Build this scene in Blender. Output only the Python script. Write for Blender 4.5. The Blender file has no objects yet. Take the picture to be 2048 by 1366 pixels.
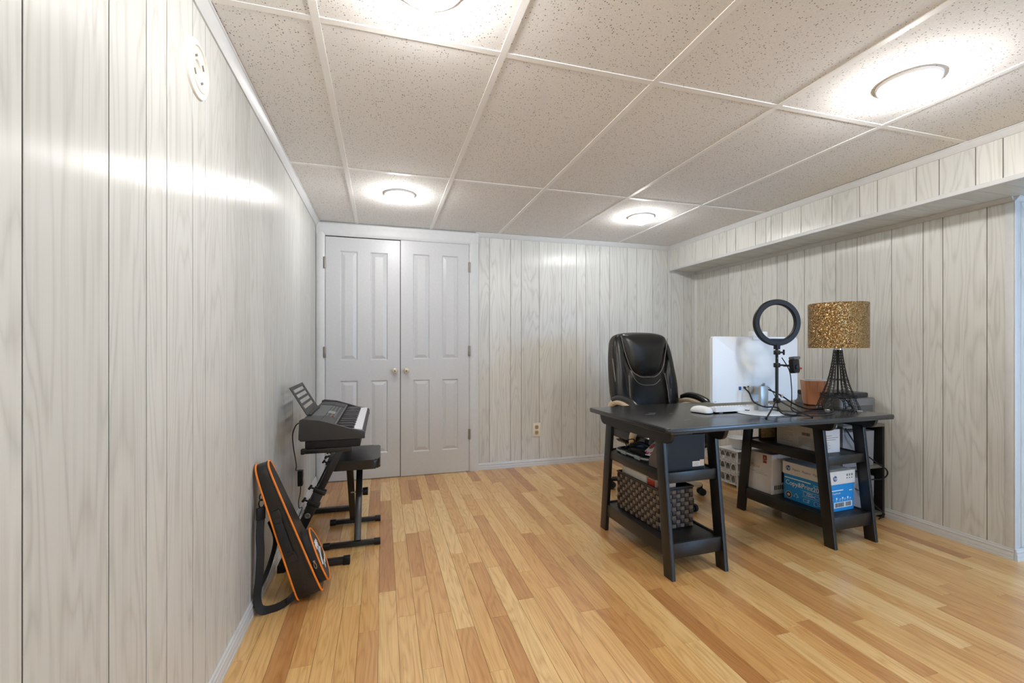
import bpy, bmesh, math, random
from mathutils import Vector, Matrix, Euler
random.seed(7)
S = bpy.context.scene
COL = S.collection
PI = math.pi
# ------------------------------------------------------------------ camera
cam_d = bpy.data.cameras.new('camera'); cam = bpy.data.objects.new('camera', cam_d); COL.objects.link(cam)
cam.location = (0, 0, 1.1065); cam.rotation_euler = (PI/2, 0, -0.2835)
cam_d.sensor_fit = 'HORIZONTAL'; cam_d.sensor_width = 36.0; cam_d.lens = 890.5/2048*36
cam_d.shift_y = 11.5/2048; cam_d.clip_start = 0.02
S.camera = cam
# ------------------------------------------------------------------ world (daylight outside the window behind the viewer)
W = bpy.data.worlds.new('daylight'); S.world = W; W.use_nodes = True
bg = W.node_tree.nodes['Background']; bg.inputs[0].default_value = (0.34, 0.60, 1.0, 1); bg.inputs[1].default_value = 11.0
pl = bpy.data.lights.new('window_portal', 'AREA'); pl.shape = 'RECTANGLE'; pl.size = 1.5; pl.size_y = 1.5
pl.cycles.is_portal = True
po = bpy.data.objects.new('window_portal', pl); COL.objects.link(po)
po.location = (3.85, -1.59, 1.05); po.rotation_euler = (-PI/2, 0, PI)
LAMP = 190.0            # radiance of the ceiling bulbs
# ------------------------------------------------------------------ exposure
S.view_settings.view_transform = 'Standard'; S.view_settings.look = 'None'
S.view_settings.exposure = 0.38; S.view_settings.gamma = 1.0; S.view_settings.use_curve_mapping = False

cy_ = S.cycles
cy_.max_bounces = 6; cy_.diffuse_bounces = 4; cy_.glossy_bounces = 2; cy_.transmission_bounces = 2; cy_.transparent_max_bounces = 4
cy_.caustics_reflective = False; cy_.caustics_refractive = False

# ================================================================== helpers
def lin(c):
    c = c/255.0
    return c/12.92 if c <= 0.04045 else ((c+0.055)/1.055)**2.4
def rgb(r, g, b): return (lin(r), lin(g), lin(b), 1)

class MB:
    def __init__(s): s.bm = bmesh.new()
    def _merge(s, t, mat=0):
        bmesh.ops.recalc_face_normals(t, faces=t.faces[:])
        vm = {v: s.bm.verts.new(v.co) for v in t.verts}
        for f in t.faces:
            try:
                nf = s.bm.faces.new([vm[v] for v in f.verts]); nf.material_index = mat if mat else f.material_index
            except ValueError: pass
        t.free()
    def box(s, a, b, bev=0, seg=2, mat=0, mtx=None):
        t = bmesh.new()
        x0, y0, z0 = [min(a[i], b[i]) for i in range(3)]; x1, y1, z1 = [max(a[i], b[i]) for i in range(3)]
        v = [t.verts.new(p) for p in ((x0,y0,z0),(x1,y0,z0),(x1,y1,z0),(x0,y1,z0),(x0,y0,z1),(x1,y0,z1),(x1,y1,z1),(x0,y1,z1))]
        for q in ((0,3,2,1),(4,5,6,7),(0,1,5,4),(1,2,6,5),(2,3,7,6),(3,0,4,7)): t.faces.new([v[i] for i in q])
        if bev: bmesh.ops.bevel(t, geom=t.edges[:], offset=bev, segments=seg, affect='EDGES', profile=0.5)
        if mtx is not None: t.transform(mtx)
        s._merge(t, mat); return s
    def bar(s, p, q, w, h, bev=0.002, side=(0, 1, 0), mat=0):
        p = Vector(p); q = Vector(q); d = q-p; L = d.length; d.normalize()
        sd = Vector(side); sd = (sd-d*sd.dot(d)).normalized(); u = d.cross(sd)
        m = Matrix((( sd.x, u.x, d.x, p.x), (sd.y, u.y, d.y, p.y), (sd.z, u.z, d.z, p.z), (0, 0, 0, 1)))
        return s.box((-w/2, -h/2, 0), (w/2, h/2, L), bev, 2, mat, m)
    def tube(s, pts, r, seg=8, closed=False, cap=True, mat=0):
        t = bmesh.new(); P = [Vector(p) for p in pts]; n = len(P); rings = []
        up = None
        for i in range(n):
            if closed: d = P[(i+1) % n]-P[i-1]
            else: d = P[min(i+1, n-1)]-P[max(i-1, 0)]
            if d.length < 1e-9: d = Vector((0, 0, 1))
            d.normalize()
            if up is None: up = Vector((0, 0, 1)) if abs(d.z) < .9 else Vector((1, 0, 0))
            a = up-d*up.dot(d)
            if a.length < 1e-5: a = Vector((1, 0, 0))-d*d.x
            a.normalize(); up = a; b = d.cross(a)
            rr = r[i] if isinstance(r, (list, tuple)) else r
            rings.append([t.verts.new(P[i]+a*rr*math.cos(2*PI*k/seg)+b*rr*math.sin(2*PI*k/seg)) for k in range(seg)])
        for i in range(n if closed else n-1):
            A = rings[i]; Bq = rings[(i+1) % n]
            for k in range(seg): t.faces.new((A[k], A[(k+1) % seg], Bq[(k+1) % seg], Bq[k]))
        if cap and not closed:
            t.faces.new(rings[0][::-1]); t.faces.new(rings[-1])
        s._merge(t, mat); return s
    def lathe(s, prof, c=(0, 0, 0), seg=24, mtx=None, mat=0):
        t = bmesh.new(); rings = []
        for r, z in prof:
            if r < 1e-6: rings.append([t.verts.new((0, 0, z))])
            else: rings.append([t.verts.new((r*math.cos(2*PI*k/seg), r*math.sin(2*PI*k/seg), z)) for k in range(seg)])
        for i in range(len(rings)-1):
            A, Bq = rings[i], rings[i+1]
            for k in range(seg):
                k2 = (k+1) % seg
                if len(A) == 1 and len(Bq) == 1: continue
                if len(A) == 1: t.faces.new((A[0], Bq[k], Bq[k2]))
                elif len(Bq) == 1: t.faces.new((A[k], Bq[0], A[k2]))
                else: t.faces.new((A[k], A[k2], Bq[k2], Bq[k]))
        m = Matrix.Translation(c)
        if mtx is not None: m = m @ mtx
        t.transform(m); s._merge(t, mat); return s
    def prism(s, out, o, u, v, w, bev=0, seg=2, mat=0):
        """outline points (a,b) -> o + a*u + b*v, extruded along vector w"""
        t = bmesh.new(); o = Vector(o); u = Vector(u); v = Vector(v); w = Vector(w)
        A = [t.verts.new(o+u*a+v*b) for a, b in out]; Bq = [t.verts.new(o+u*a+v*b+w) for a, b in out]
        n = len(out); f0 = t.faces.new(A[::-1]); f1 = t.faces.new(Bq)
        for i in range(n): t.faces.new((A[i], A[(i+1) % n], Bq[(i+1) % n], Bq[i]))
        if bev:
            ed = list(f0.edges)+list(f1.edges)
            bmesh.ops.bevel(t, geom=ed, offset=bev, segments=seg, affect='EDGES', profile=0.5)
        s._merge(t, mat); return s
    def pillow(s, out, o, u, v, w, h, rings=7, p=2.6, back=0.0, mat=0):
        """inflated cushion over a 2D outline, height h along w, flat/slightly bulged back"""
        t = bmesh.new(); o = Vector(o); u = Vector(u); v = Vector(v); w = Vector(w).normalized()
        cx = sum(a for a, b in out)/len(out); cy = sum(b for a, b in out)/len(out)
        def ring(r, hh): return [t.verts.new(o+u*(cx+(a-cx)*r)+v*(cy+(b-cy)*r)+w*hh) for a, b in out]
        R = []
        for i in range(rings):
            r = math.cos(i/(rings)*PI/2); R.append(ring(r, h*(1-r**p)**(1/p)))
        top = t.verts.new(o+u*cx+v*cy+w*h); n = len(out)
        for i in range(rings-1):
            for k in range(n): t.faces.new((R[i][k], R[i][(k+1) % n], R[i+1][(k+1) % n], R[i+1][k]))
        for k in range(n): t.faces.new((R[-1][k], R[-1][(k+1) % n], top))
        if back:
            Q = [R[0]]
            for i in range(1, rings):
                r = math.cos(i/(rings)*PI/2); Q.append(ring(r, -back*(1-r**p)**(1/p)))
            bot = t.verts.new(o+u*cx+v*cy-w*back)
            for i in range(rings-1):
                for k in range(n): t.faces.new((Q[i][(k+1) % n], Q[i][k], Q[i+1][k], Q[i+1][(k+1) % n]))
            for k in range(n): t.faces.new((Q[-1][(k+1) % n], Q[-1][k], bot))
        else: t.faces.new(R[0][::-1])
        s._merge(t, mat); return s
    def quad(s, pts, mat=0):
        f = s.bm.faces.new([s.bm.verts.new(p) for p in pts]); f.material_index = mat; return s
    def xf(s, m): s.bm.transform(m); return s
    def build(s, name, mat, parent=None, smooth=35):
        me = bpy.data.meshes.new(name); s.bm.to_mesh(me); s.bm.free()
        for m in (mat if isinstance(mat, (list, tuple)) else [mat]): me.materials.append(MAT[m])
        if smooth:
            me.polygons.foreach_set('use_smooth', [True]*len(me.polygons)); me.set_sharp_from_angle(angle=math.radians(smooth))
        o = bpy.data.objects.new(name, me); COL.objects.link(o)
        if parent: o.parent = parent
        return o

def tag(o, label, cat, group=None, kind=None):
    if label: o['label'] = label
    if cat: o['category'] = cat
    if group: o['group'] = group
    if kind: o['kind'] = kind
    return o
def struct(o, label, cat): return tag(o, label, cat, None, 'structure')
def empty(name, loc=(0, 0, 0), rz=0, rx=0):
    o = bpy.data.objects.new(name, None); COL.objects.link(o); o.location = loc; o.rotation_euler = (rx, 0, rz)
    o.empty_display_size = .05; return o
def cop(o, parent=None, loc=None, rot=None):
    c = o.copy(); COL.objects.link(c); c.parent = parent
    if loc is not None: c.location = loc
    if rot is not None: c.rotation_euler = rot
    return c
def smoothpts(P, n=6, closed=False):
    P = [Vector(p) for p in P]; N = len(P); out = []
    rng = range(N) if closed else range(N-1)
    for i in rng:
        if closed: a, b, c, d = P[i-1], P[i], P[(i+1) % N], P[(i+2) % N]
        else: a, b, c, d = P[max(i-1, 0)], P[i], P[i+1], P[min(i+2, N-1)]
        for k in range(n):
            t = k/n
            out.append(0.5*((2*b)+(c-a)*t+(2*a-5*b+4*c-d)*t*t+(3*b-a-3*c+d)*t*t*t))
    if not closed: out.append(P[-1])
    return out
def smooth2(P, n=5, closed=True): return [(v.x, v.y) for v in smoothpts([(a, b, 0) for a, b in P], n, closed)]
def rrect(x0, y0, x1, y1, r, n=5):
    o = []
    for cx, cy, a0 in ((x1-r, y1-r, 0), (x0+r, y1-r, 90), (x0+r, y0+r, 180), (x1-r, y0+r, 270)):
        for k in range(n+1):
            a = math.radians(a0+90*k/n); o.append((cx+r*math.cos(a), cy+r*math.sin(a)))
    return o
def text(name, body, size, mat, parent, loc, rot, ext=.0002, shear=0, align='LEFT', sx=1, bold=0):
    cu = bpy.data.curves.new(name, 'FONT'); cu.body = body; cu.size = size; cu.extrude = ext; cu.shear = shear; cu.align_x = align
    cu.resolution_u = 3; cu.offset = bold
    o = bpy.data.objects.new(name, cu); COL.objects.link(o)
    bpy.context.view_layer.update()
    me = bpy.data.meshes.new_from_object(o.evaluated_get(bpy.context.evaluated_depsgraph_get()))
    bpy.data.objects.remove(o); bpy.data.curves.remove(cu)
    me.name = name; me.materials.clear(); me.materials.append(MAT[mat])
    t = bpy.data.objects.new(name, me); COL.objects.link(t); t.parent = parent; t.location = loc; t.rotation_euler = rot; t.scale = (sx, 1, 1)
    return t
LEFTF = (PI/2, 0, -PI/2); FRONTF = (PI/2, 0, 0)

# ================================================================== materials
MAT = {}
def mk(name):
    m = bpy.data.materials.new(name); m.use_nodes = True; MAT[name] = m
    nt = m.node_tree; return nt, nt.nodes['Principled BSDF']
def N(nt, typ, **kw):
    n = nt.nodes.new(typ)
    for k, v in kw.items():
        if k in ('i',):
            for a, b in v.items(): n.inputs[a].default_value = b
        else: setattr(n, k, v)
    return n
def L(nt, a, ao, b, bi): nt.links.new(a.outputs[ao], b.inputs[bi])
def ramp(nt, stops):
    r = nt.nodes.new('ShaderNodeValToRGB'); e = r.color_ramp.elements
    while len(e) < len(stops): e.new(0.5)
    for k, (p, c) in enumerate(stops): e[k].position = p; e[k].color = c
    return r
def plain(name, col, rough=.5, metal=0, bump=0, bscale=200, var=0.0, spec=.5, coat=0, sheen=0):
    nt, b = mk(name)
    b.inputs['Roughness'].default_value = rough; b.inputs['Metallic'].default_value = metal
    b.inputs['Specular IOR Level'].default_value = spec; b.inputs['Coat Weight'].default_value = coat
    b.inputs['Coat Roughness'].default_value = .15; b.inputs['Sheen Weight'].default_value = sheen
    tc = N(nt, 'ShaderNodeTexCoord'); nz = N(nt, 'ShaderNodeTexNoise', i={'Scale': bscale, 'Detail': 1.0}); L(nt, tc, 'Object', nz, 'Vector')
    d = max(.02, var)
    r = ramp(nt, [(.3, tuple(c*(1-d) for c in col[:3])+(1,)), (.7, tuple(min(1, c*(1+d)) for c in col[:3])+(1,))])
    L(nt, nz, 'Fac', r, 'Fac'); L(nt, r, 'Color', b, 'Base Color')
    if bump:
        bp = N(nt, 'ShaderNodeBump', i={'Strength': bump, 'Distance': .002}); L(nt, nz, 'Fac', bp, 'Height'); L(nt, bp, 'Normal', b, 'Normal')
    return nt, b
def emit(name, col, st):
    nt, b = mk(name); b.inputs['Base Color'].default_value = (0, 0, 0, 1)
    b.inputs['Emission Color'].default_value = col; b.inputs['Emission Strength'].default_value = st
def wood(name, cols, axis, freq, rings, rough, bump, grain=(.85, 1.12), tone=0.0, coat=0, spec=.5, ringamt=.5, bd=.001, contrast=(.35, .65), tint=(.85, .85, .85), fine=9):
    """cols: stops for per-piece tone; axis: grain direction index; contour-line grain"""
    nt, b = mk(name)
    tc = N(nt, 'ShaderNodeTexCoord'); oi = N(nt, 'ShaderNodeObjectInfo')
    comb = N(nt, 'ShaderNodeCombineXYZ')
    for k, f in enumerate((37.0, 91.0, 53.0)):
        mm = N(nt, 'ShaderNodeMath', operation='MULTIPLY'); mm.inputs[1].default_value = f; L(nt, oi, 'Random', mm, 0); L(nt, mm, 0, comb, k)
    add = N(nt, 'ShaderNodeVectorMath', operation='ADD'); L(nt, tc, 'Object', add, 0); L(nt, comb, 0, add, 1)
    def scaled(al, ac):
        mp = N(nt, 'ShaderNodeVectorMath', operation='MULTIPLY'); v = [ac]*3; v[axis] = al; mp.inputs[1].default_value = v
        L(nt, add, 0, mp, 0); return mp
    m1 = scaled(freq*.12, freq)
    n1 = N(nt, 'ShaderNodeTexNoise', i={'Scale': 1.0, 'Detail': 2.0, 'Roughness': .5, 'Distortion': .35}); L(nt, m1, 0, n1, 'Vector')
    mu = N(nt, 'ShaderNodeMath', operation='MULTIPLY'); mu.inputs[1].default_value = rings; L(nt, n1, 'Fac', mu, 0)
    si = N(nt, 'ShaderNodeMath', operation='SINE'); L(nt, mu, 0, si, 0)
    m2 = scaled(freq*.25, freq*fine)
    n2 = N(nt, 'ShaderNodeTexNoise', i={'Scale': 1.0, 'Detail': 2.5, 'Roughness': .6}); L(nt, m2, 0, n2, 'Vector')
    rs0 = N(nt, 'ShaderNodeMapRange', i={'From Min': -1.0, 'From Max': 1.0, 'To Min': 0.0, 'To Max': 1.0}); L(nt, si, 0, rs0, 0)
    rs = N(nt, 'ShaderNodeMath', operation='POWER'); rs.inputs[1].default_value = .45; L(nt, rs0, 0, rs, 0)
    mx = N(nt, 'ShaderNodeMix', data_type='FLOAT'); mx.inputs[0].default_value = ringamt; L(nt, n2, 'Fac', mx, 2); L(nt, rs, 0, mx, 3)
    gr = N(nt, 'ShaderNodeMapRange', i={'From Min': contrast[0], 'From Max': contrast[1], 'To Min': 0.0, 'To Max': 1.0}); L(nt, mx, 0, gr, 0)
    # broad tone drift inside a piece
    m3 = scaled(freq*.10, freq*.5)
    n3 = N(nt, 'ShaderNodeTexNoise', i={'Scale': 1.0, 'Detail': 1.0}); L(nt, m3, 0, n3, 'Vector')
    ad = N(nt, 'ShaderNodeMath', operation='MULTIPLY_ADD'); ad.inputs[1].default_value = tone; L(nt, n3, 'Fac', ad, 0); L(nt, oi, 'Random', ad, 2)
    sb = N(nt, 'ShaderNodeMath', operation='SUBTRACT', use_clamp=True); sb.inputs[1].default_value = tone*.5; L(nt, ad, 0, sb, 0)
    cr = ramp(nt, cols); L(nt, sb, 0, cr, 'Fac')
    tm = N(nt, 'ShaderNodeMix', data_type='RGBA'); L(nt, gr, 0, tm, 0); tm.inputs[6].default_value = tuple(tint)+(1,); tm.inputs[7].default_value = (grain[1],)*3+(1,)
    vm = N(nt, 'ShaderNodeVectorMath', operation='MULTIPLY'); L(nt, cr, 'Color', vm, 0); L(nt, tm, 2, vm, 1)
    L(nt, vm, 0, b, 'Base Color')
    b.inputs['Roughness'].default_value = rough; b.inputs['Coat Weight'].default_value = coat; b.inputs['Coat Roughness'].default_value = .18
    b.inputs['Specular IOR Level'].default_value = spec
    if bump >= .1:
        bp = N(nt, 'ShaderNodeBump', i={'Strength': bump, 'Distance': bd}); L(nt, n2, 'Fac', bp, 'Height'); L(nt, bp, 'Normal', b, 'Normal')
    return nt, b

WALLC = [(0, rgb(203, 204, 200)), (.5, rgb(209, 210, 206)), (1, rgb(214, 215, 211))]
nt, b = wood('wall_panel', WALLC, 2, 6.5, 95.0, .30, .0, grain=(.74, 1.03), tone=.5, ringamt=.30, spec=.5, bd=.0005, contrast=(.24, .62), tint=(.82, .81, .79), fine=14)
tg = N(nt, 'ShaderNodeTangent', direction_type='RADIAL', axis='Z'); L(nt, tg, 0, b, 'Tangent'); b.inputs['Anisotropic'].default_value = .85
wood('wall_panel_flat', WALLC, 0, 9.0, 40.0, .40, .0, tint=(.84, .83, .81), grain=(.82, 1.03), tone=.5, ringamt=.3, spec=.45, bd=.0007, contrast=(.25, .7))
FLOORC = [(0, rgb(182, 130, 78)), (.10, rgb(198, 148, 92)), (.40, rgb(215, 169, 108)), (.75, rgb(224, 184, 123)), (1, rgb(231, 197, 140))]
wood('floor_wood', FLOORC, 1, 12.0, 70.0, .30, .06, grain=(.74, 1.04), tone=.45, ringamt=.26, coat=.5, bd=.0005, contrast=(.26, .68), tint=(.76, .66, .53), fine=14)
wood('copper_wood', [(0, rgb(176, 112, 74)), (1, rgb(190, 124, 82))], 2, 24.0, 14.0, .3, .05, grain=(.72, 1.1), tone=.3, ringamt=.5, coat=.3, tint=(.7, .62, .55))
plain('groove_dark', rgb(70, 68, 64), .8)
plain('underlay', rgb(92, 58, 30), .8)
plain('white_trim', rgb(206, 208, 209), .38, var=.02, bscale=30, bump=.04)
plain('door_white', rgb(198, 200, 202), .34, var=.02, bscale=60, bump=.06)
plain('tee_white', rgb(248, 247, 246), .45, var=.02)
plain('gap_dark', rgb(40, 30, 24), .9)
plain('black_paint', rgb(24, 23, 22), .34, var=.06, bscale=40, spec=.5)
plain('desk_black', rgb(27, 28, 29), .24, var=.10, bscale=14, bump=.015, spec=.55, coat=.25)
plain('black_leather', rgb(19, 19, 19), .30, var=.08, bscale=60, bump=.18, spec=.55)
plain('leather_side', rgb(52, 45, 40), .5, var=.06, bscale=80, bump=.1)
plain('stitch_grey', rgb(150, 146, 140), .7)
plain('cream_arm', rgb(216, 201, 174), .45, var=.03)
plain('black_plastic', rgb(19, 19, 19), .45, var=.05, spec=.3)
plain('grey_plastic', rgb(84, 86, 87), .48, var=.04)
plain('dark_plastic', rgb(44, 43, 42), .5, var=.05)
plain('black_tube', rgb(20, 20, 21), .33, var=.05)
plain('steel', rgb(168, 168, 165), .3, metal=.9, var=.05)
plain('pewter', rgb(150, 146, 138), .4, metal=.8)
plain('satin_nickel_light', rgb(196, 190, 172), .32, metal=.3, var=.04)
plain('brass_dark', rgb(120, 96, 56), .35, metal=.8)
plain('key_white', rgb(232, 232, 236), .3)
plain('key_black', rgb(48, 46, 46), .32)
plain('fabric_black', rgb(25, 24, 23), .6, var=.15, bscale=300, bump=.2, sheen=.1)
plain('nylon_glossy', rgb(26, 25, 24), .36, var=.15, bscale=60, bump=.25)
plain('webbing', rgb(24, 24, 25), .75, var=.2, bscale=400, bump=.2)
plain('orange_piping', rgb(232, 130, 40), .5)
plain('print_white', rgb(232, 232, 230), .6)
plain('monitor_white', rgb(222, 227, 232), .35, var=.01)
plain('silver_stand', rgb(176, 180, 180), .35, metal=.5, var=.02)
plain('plastic_white', rgb(226, 228, 230), .4, var=.02)
plain('port_dark', rgb(38, 42, 50), .5)
plain('usb_blue', rgb(30, 84, 150), .5)
plain('box_white', rgb(222, 216, 210), .6, var=.02, bscale=20)
plain('box_blue', rgb(28, 138, 206), .5, var=.03, bscale=20)
plain('card_brown', rgb(190, 152, 108), .75, var=.05, bscale=40)
plain('red_label', rgb(158, 40, 36), .5)
plain('ink_dark', rgb(60, 56, 54), .6)
plain('ink_grey', rgb(128, 118, 112), .6)
plain('hp_navy', rgb(30, 58, 128), .5)
plain('photo_brown', rgb(72, 34, 26), .5, var=.5, bscale=60)
plain('strip_dark', rgb(52, 38, 30), .42, var=.12, bscale=80)
plain('strip_sheen', rgb(104, 92, 80), .40, var=.14, bscale=80)  # same dark strip, with the sheen of turned strands painted into its colour
plain('tray_grey', rgb(128, 134, 132), .4)
plain('paper_white', rgb(226, 222, 216), .6, var=.03, bscale=30)
plain('magenta', rgb(196, 48, 136), .5)
plain('bright_red', rgb(190, 60, 40), .5, var=.3, bscale=80)
plain('blue_glass', rgb(40, 122, 178), .3, var=.1, bscale=40)
plain('magfile_brown', rgb(84, 74, 66), .55, var=.04)
plain('bin_grey', rgb(134, 134, 138), .85, var=.06, bscale=300, bump=.2)
plain('olive_edge', rgb(112, 108, 96), .5)
plain('printer_grey', rgb(120, 122, 122), .5, var=.03)
plain('printer_dark', rgb(54, 54, 54), .4, var=.03)
plain('wire_black', rgb(24, 22, 21), .42, metal=.3)
plain('chrome', rgb(200, 200, 198), .18, metal=.9)
plain('outlet_ivory', rgb(224, 220, 208), .4, var=.02)
plain('outlet_slot', rgb(170, 150, 104), .5)
plain('plate_white', rgb(228, 227, 220), .4, var=.02)
plain('frame_brown', rgb(70, 50, 36), .5, var=.2, bscale=60)
plain('gold_paper', rgb(190, 164, 112), .5, var=.2, bscale=60)
plain('zip_silver', rgb(190, 186, 176), .3, metal=.8)
plain('green_led', rgb(96, 140, 90), .4)
plain('tape_tan', rgb(206, 186, 164), .6)
plain('rear_wall', rgb(205, 205, 200), .6)
for nm_, f_ in (('bulb_glow', .80), ('bulb_glow_mid', 1.0), ('bulb_glow_near', 1.45)): emit(nm_, (1.0, .98, .955, 1), LAMP*f_)
emit('trim_glow_none', (1, 1, 1, 1), 0)
# ceiling tile with fissure dots
nt, b = mk('ceiling_tile')
tc = N(nt, 'ShaderNodeTexCoord')
vo = N(nt, 'ShaderNodeTexVoronoi', feature='F1', i={'Scale': 125.0, 'Randomness': 1.0}); L(nt, tc, 'Object', vo, 'Vector')
vr = N(nt, 'ShaderNodeSeparateColor'); L(nt, vo, 'Color', vr, 'Color')
rad = N(nt, 'ShaderNodeMapRange', i={'From Min': .20, 'From Max': 1.0, 'To Min': 0.0, 'To Max': .33}); L(nt, vr, 'Red', rad, 0)
lt = N(nt, 'ShaderNodeMath', operation='LESS_THAN'); L(nt, vo, 'Distance', lt, 0); L(nt, rad, 0, lt, 1)
no = N(nt, 'ShaderNodeTexNoise', i={'Scale': 160.0, 'Detail': 2.0, 'Roughness': .65}); L(nt, tc, 'Object', no, 'Vector')
cr = ramp(nt, [(.3, rgb(234, 233, 232)), (.7, rgb(244, 243, 242))]); L(nt, no, 'Fac', cr, 'Fac')
mx = N(nt, 'ShaderNodeMix', data_type='RGBA'); L(nt, lt, 0, mx, 0); L(nt, cr, 'Color', mx, 6); mx.inputs[7].default_value = rgb(146, 138, 128)
L(nt, mx, 2, b, 'Base Color'); b.inputs['Roughness'].default_value = .9; b.inputs['Specular IOR Level'].default_value = .2
bp = N(nt, 'ShaderNodeBump', i={'Strength': .25, 'Distance': .002}); L(nt, no, 'Fac', bp, 'Height'); L(nt, bp, 'Normal', b, 'Normal')
# glitter lamp shade
nt, b = mk('glitter_gold')
tc = N(nt, 'ShaderNodeTexCoord')
vo = N(nt, 'ShaderNodeTexVoronoi', feature='F1', i={'Scale': 300.0}); L(nt, tc, 'Object', vo, 'Vector')
sc = N(nt, 'ShaderNodeSeparateColor'); L(nt, vo, 'Color', sc, 'Color')
cr = ramp(nt, [(0, rgb(74, 54, 30)), (.35, rgb(126, 94, 54)), (.75, rgb(176, 138, 84)), (1, rgb(240, 214, 160))]); L(nt, sc, 'Red', cr, 'Fac'); L(nt, cr, 'Color', b, 'Base Color')
vs = N(nt, 'ShaderNodeVectorMath', operation='SUBTRACT'); vs.inputs[1].default_value = (.5, .5, .5); L(nt, vo, 'Color', vs, 0)
vk = N(nt, 'ShaderNodeVectorMath', operation='SCALE'); vk.inputs['Scale'].default_value = 1.3; L(nt, vs, 0, vk, 0)
ge = N(nt, 'ShaderNodeNewGeometry'); va = N(nt, 'ShaderNodeVectorMath', operation='ADD'); L(nt, ge, 'Normal', va, 0); L(nt, vk, 0, va, 1)
vn = N(nt, 'ShaderNodeVectorMath', operation='NORMALIZE'); L(nt, va, 0, vn, 0); L(nt, vn, 0, b, 'Normal')
b.inputs['Metallic'].default_value = .75; b.inputs['Roughness'].default_value = .32
# clear glass
nt, b = mk('window_glass'); b.inputs['Roughness'].default_value = .02; b.inputs['Base Color'].default_value = (.02, .02, .02, 1)
tr = N(nt, 'ShaderNodeBsdfTransparent'); ms = N(nt, 'ShaderNodeMixShader'); ms.inputs[0].default_value = .06
L(nt, tr, 0, ms, 1); L(nt, b, 0, ms, 2); nt.links.new(ms.outputs[0], nt.nodes['Material Output'].inputs[0])

# ================================================================== room shell
CZ = 2.1365; XL = -.52; YB = 3.935; XR = 3.15; XS = 2.83; ZS = 1.89; YE = 1.49; YF = -1.6; XF = 4.8
fl = MB().box((XL-.05, YF, -.05), (XF, YB+.05, -.0125)).build('floor', 'underlay', smooth=0)
struct(fl, 'glossy natural wood plank floor of the whole room', 'floor')
BW = .0732; x0 = -.015
kmin = math.floor((XL-x0)/BW); planks = []; rest = MB()
NB = int((XR-x0)/BW)+1
for k in range(kmin, int((XF-x0)/BW)+1):
    xa = max(x0+k*BW, XL+.004); xb = min(x0+(k+1)*BW, XF)
    if xb-xa < .01: continue
    y = YB-.01+random.uniform(-.75, 0)
    yt = YB-.004
    while yt > YF:
        yb_ = max(y, YF)
        vis = yt > .9+max(0, (.41-xa))*.9 and xa < XR and yt > (1.75-.43*xa if xa < 2.0 else .9)
        box = ((xa+.0004, yb_+.0004, -.0125), (xb-.0004, yt-.0004, 0))
        if yt-yb_ > .02:
            if vis and len(planks) < 300:
                planks.append(MB().box(*box, bev=.0006, seg=1).build('plank', 'floor_wood', fl, smooth=0))
            else: rest.box(*box)
        yt = yb_; y = yt-random.choice((.42, .5, .62, .75, .9, 1.05, 1.2))*random.uniform(.85, 1.15)
ro = rest.build('plank_remainder', 'floor_wood', fl, smooth=0); ro['kind'] = 'stuff'

def wallplanks(parent, edges, mk_box, mat, gap=.0028):
    e = sorted(edges)
    for a, b_ in zip(e[:-1], e[1:]):
        if b_-a < .006: continue
        lo, hi = mk_box(a+gap/2, b_-gap/2)
        MB().box(lo, hi, bev=.0005, seg=1).build('panel', mat, parent, smooth=0)
# left wall
wl = MB().box((XL-.06, YF-.05, 0), (XL-.0015, YB+.06, CZ+.04)).build('wall_left', 'groove_dark', smooth=0)
struct(wl, 'left wall of pale grey wood-grain panelling', 'wall')
GL = [YF, -1.35, -1.1, -.95, -.7, -.55, -.3, -.1, .05, .25, .41, .6, .85, 1.071, 1.217, 1.318, 1.477, 1.572, 1.767, 1.866, 2.048, 2.275, 2.45, 2.72, 2.965, 3.08, 3.204, 3.33, 3.445, 3.56, 3.676, 3.80, YB]
wallplanks(wl, GL, lambda a, b_: ((XL-.0015, a, .0), (XL, b_, CZ)), 'wall_panel', gap=.0036)
# back wall
wb = MB().box((XL-.06, YB+.004, 0), (XR+.06, YB+.06, CZ+.04)).build('wall_back', 'groove_dark', smooth=0)
struct(wb, 'back wall of pale grey wood-grain panelling beside the double doors', 'wall')
GB = [.829, .934, 1.132, 1.236, 1.413, 1.637, 1.791, 1.889, 2.039, 2.145, 2.342, 2.446, 2.63, 2.809, 2.852, 2.999, 3.097, XR]
wallplanks(wb, GB, lambda a, b_: ((a, YB, 0), (b_, YB+.004, CZ)), 'wall_panel', gap=.0032)
# right wall
wr = MB().box((XR+.004, YE+.006, 0), (XR+.08, YB+.06, ZS)).build('wall_right', 'groove_dark', smooth=0)
struct(wr, 'right wall of pale grey wood-grain panelling below the soffit', 'wall')
GR = [YB, 3.79, 3.584, 3.477, 3.32, 3.086, 2.937, 2.839, 2.688, 2.539, 2.438, 2.287, 2.07, 1.896, 1.797, 1.599, YE]
wallplanks(wr, GR, lambda a, b_: ((XR, a, 0), (XR+.004, b_, ZS)), 'wall_panel', gap=.0036)
wq = MB().box((XR+.004, YE+.004, 0), (XF, YE+.08, ZS)).build('wall_right_return', 'groove_dark', smooth=0)
struct(wq, 'panelled return of the right wall past its outer corner', 'wall')
wallplanks(wq, [XR, 3.205, 3.31, 3.52, 3.62, 3.9, 4.1, 4.4, XF], lambda a, b_: ((a, YE, 0), (b_, YE+.004, ZS)), 'wall_panel', gap=.0036)
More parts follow.
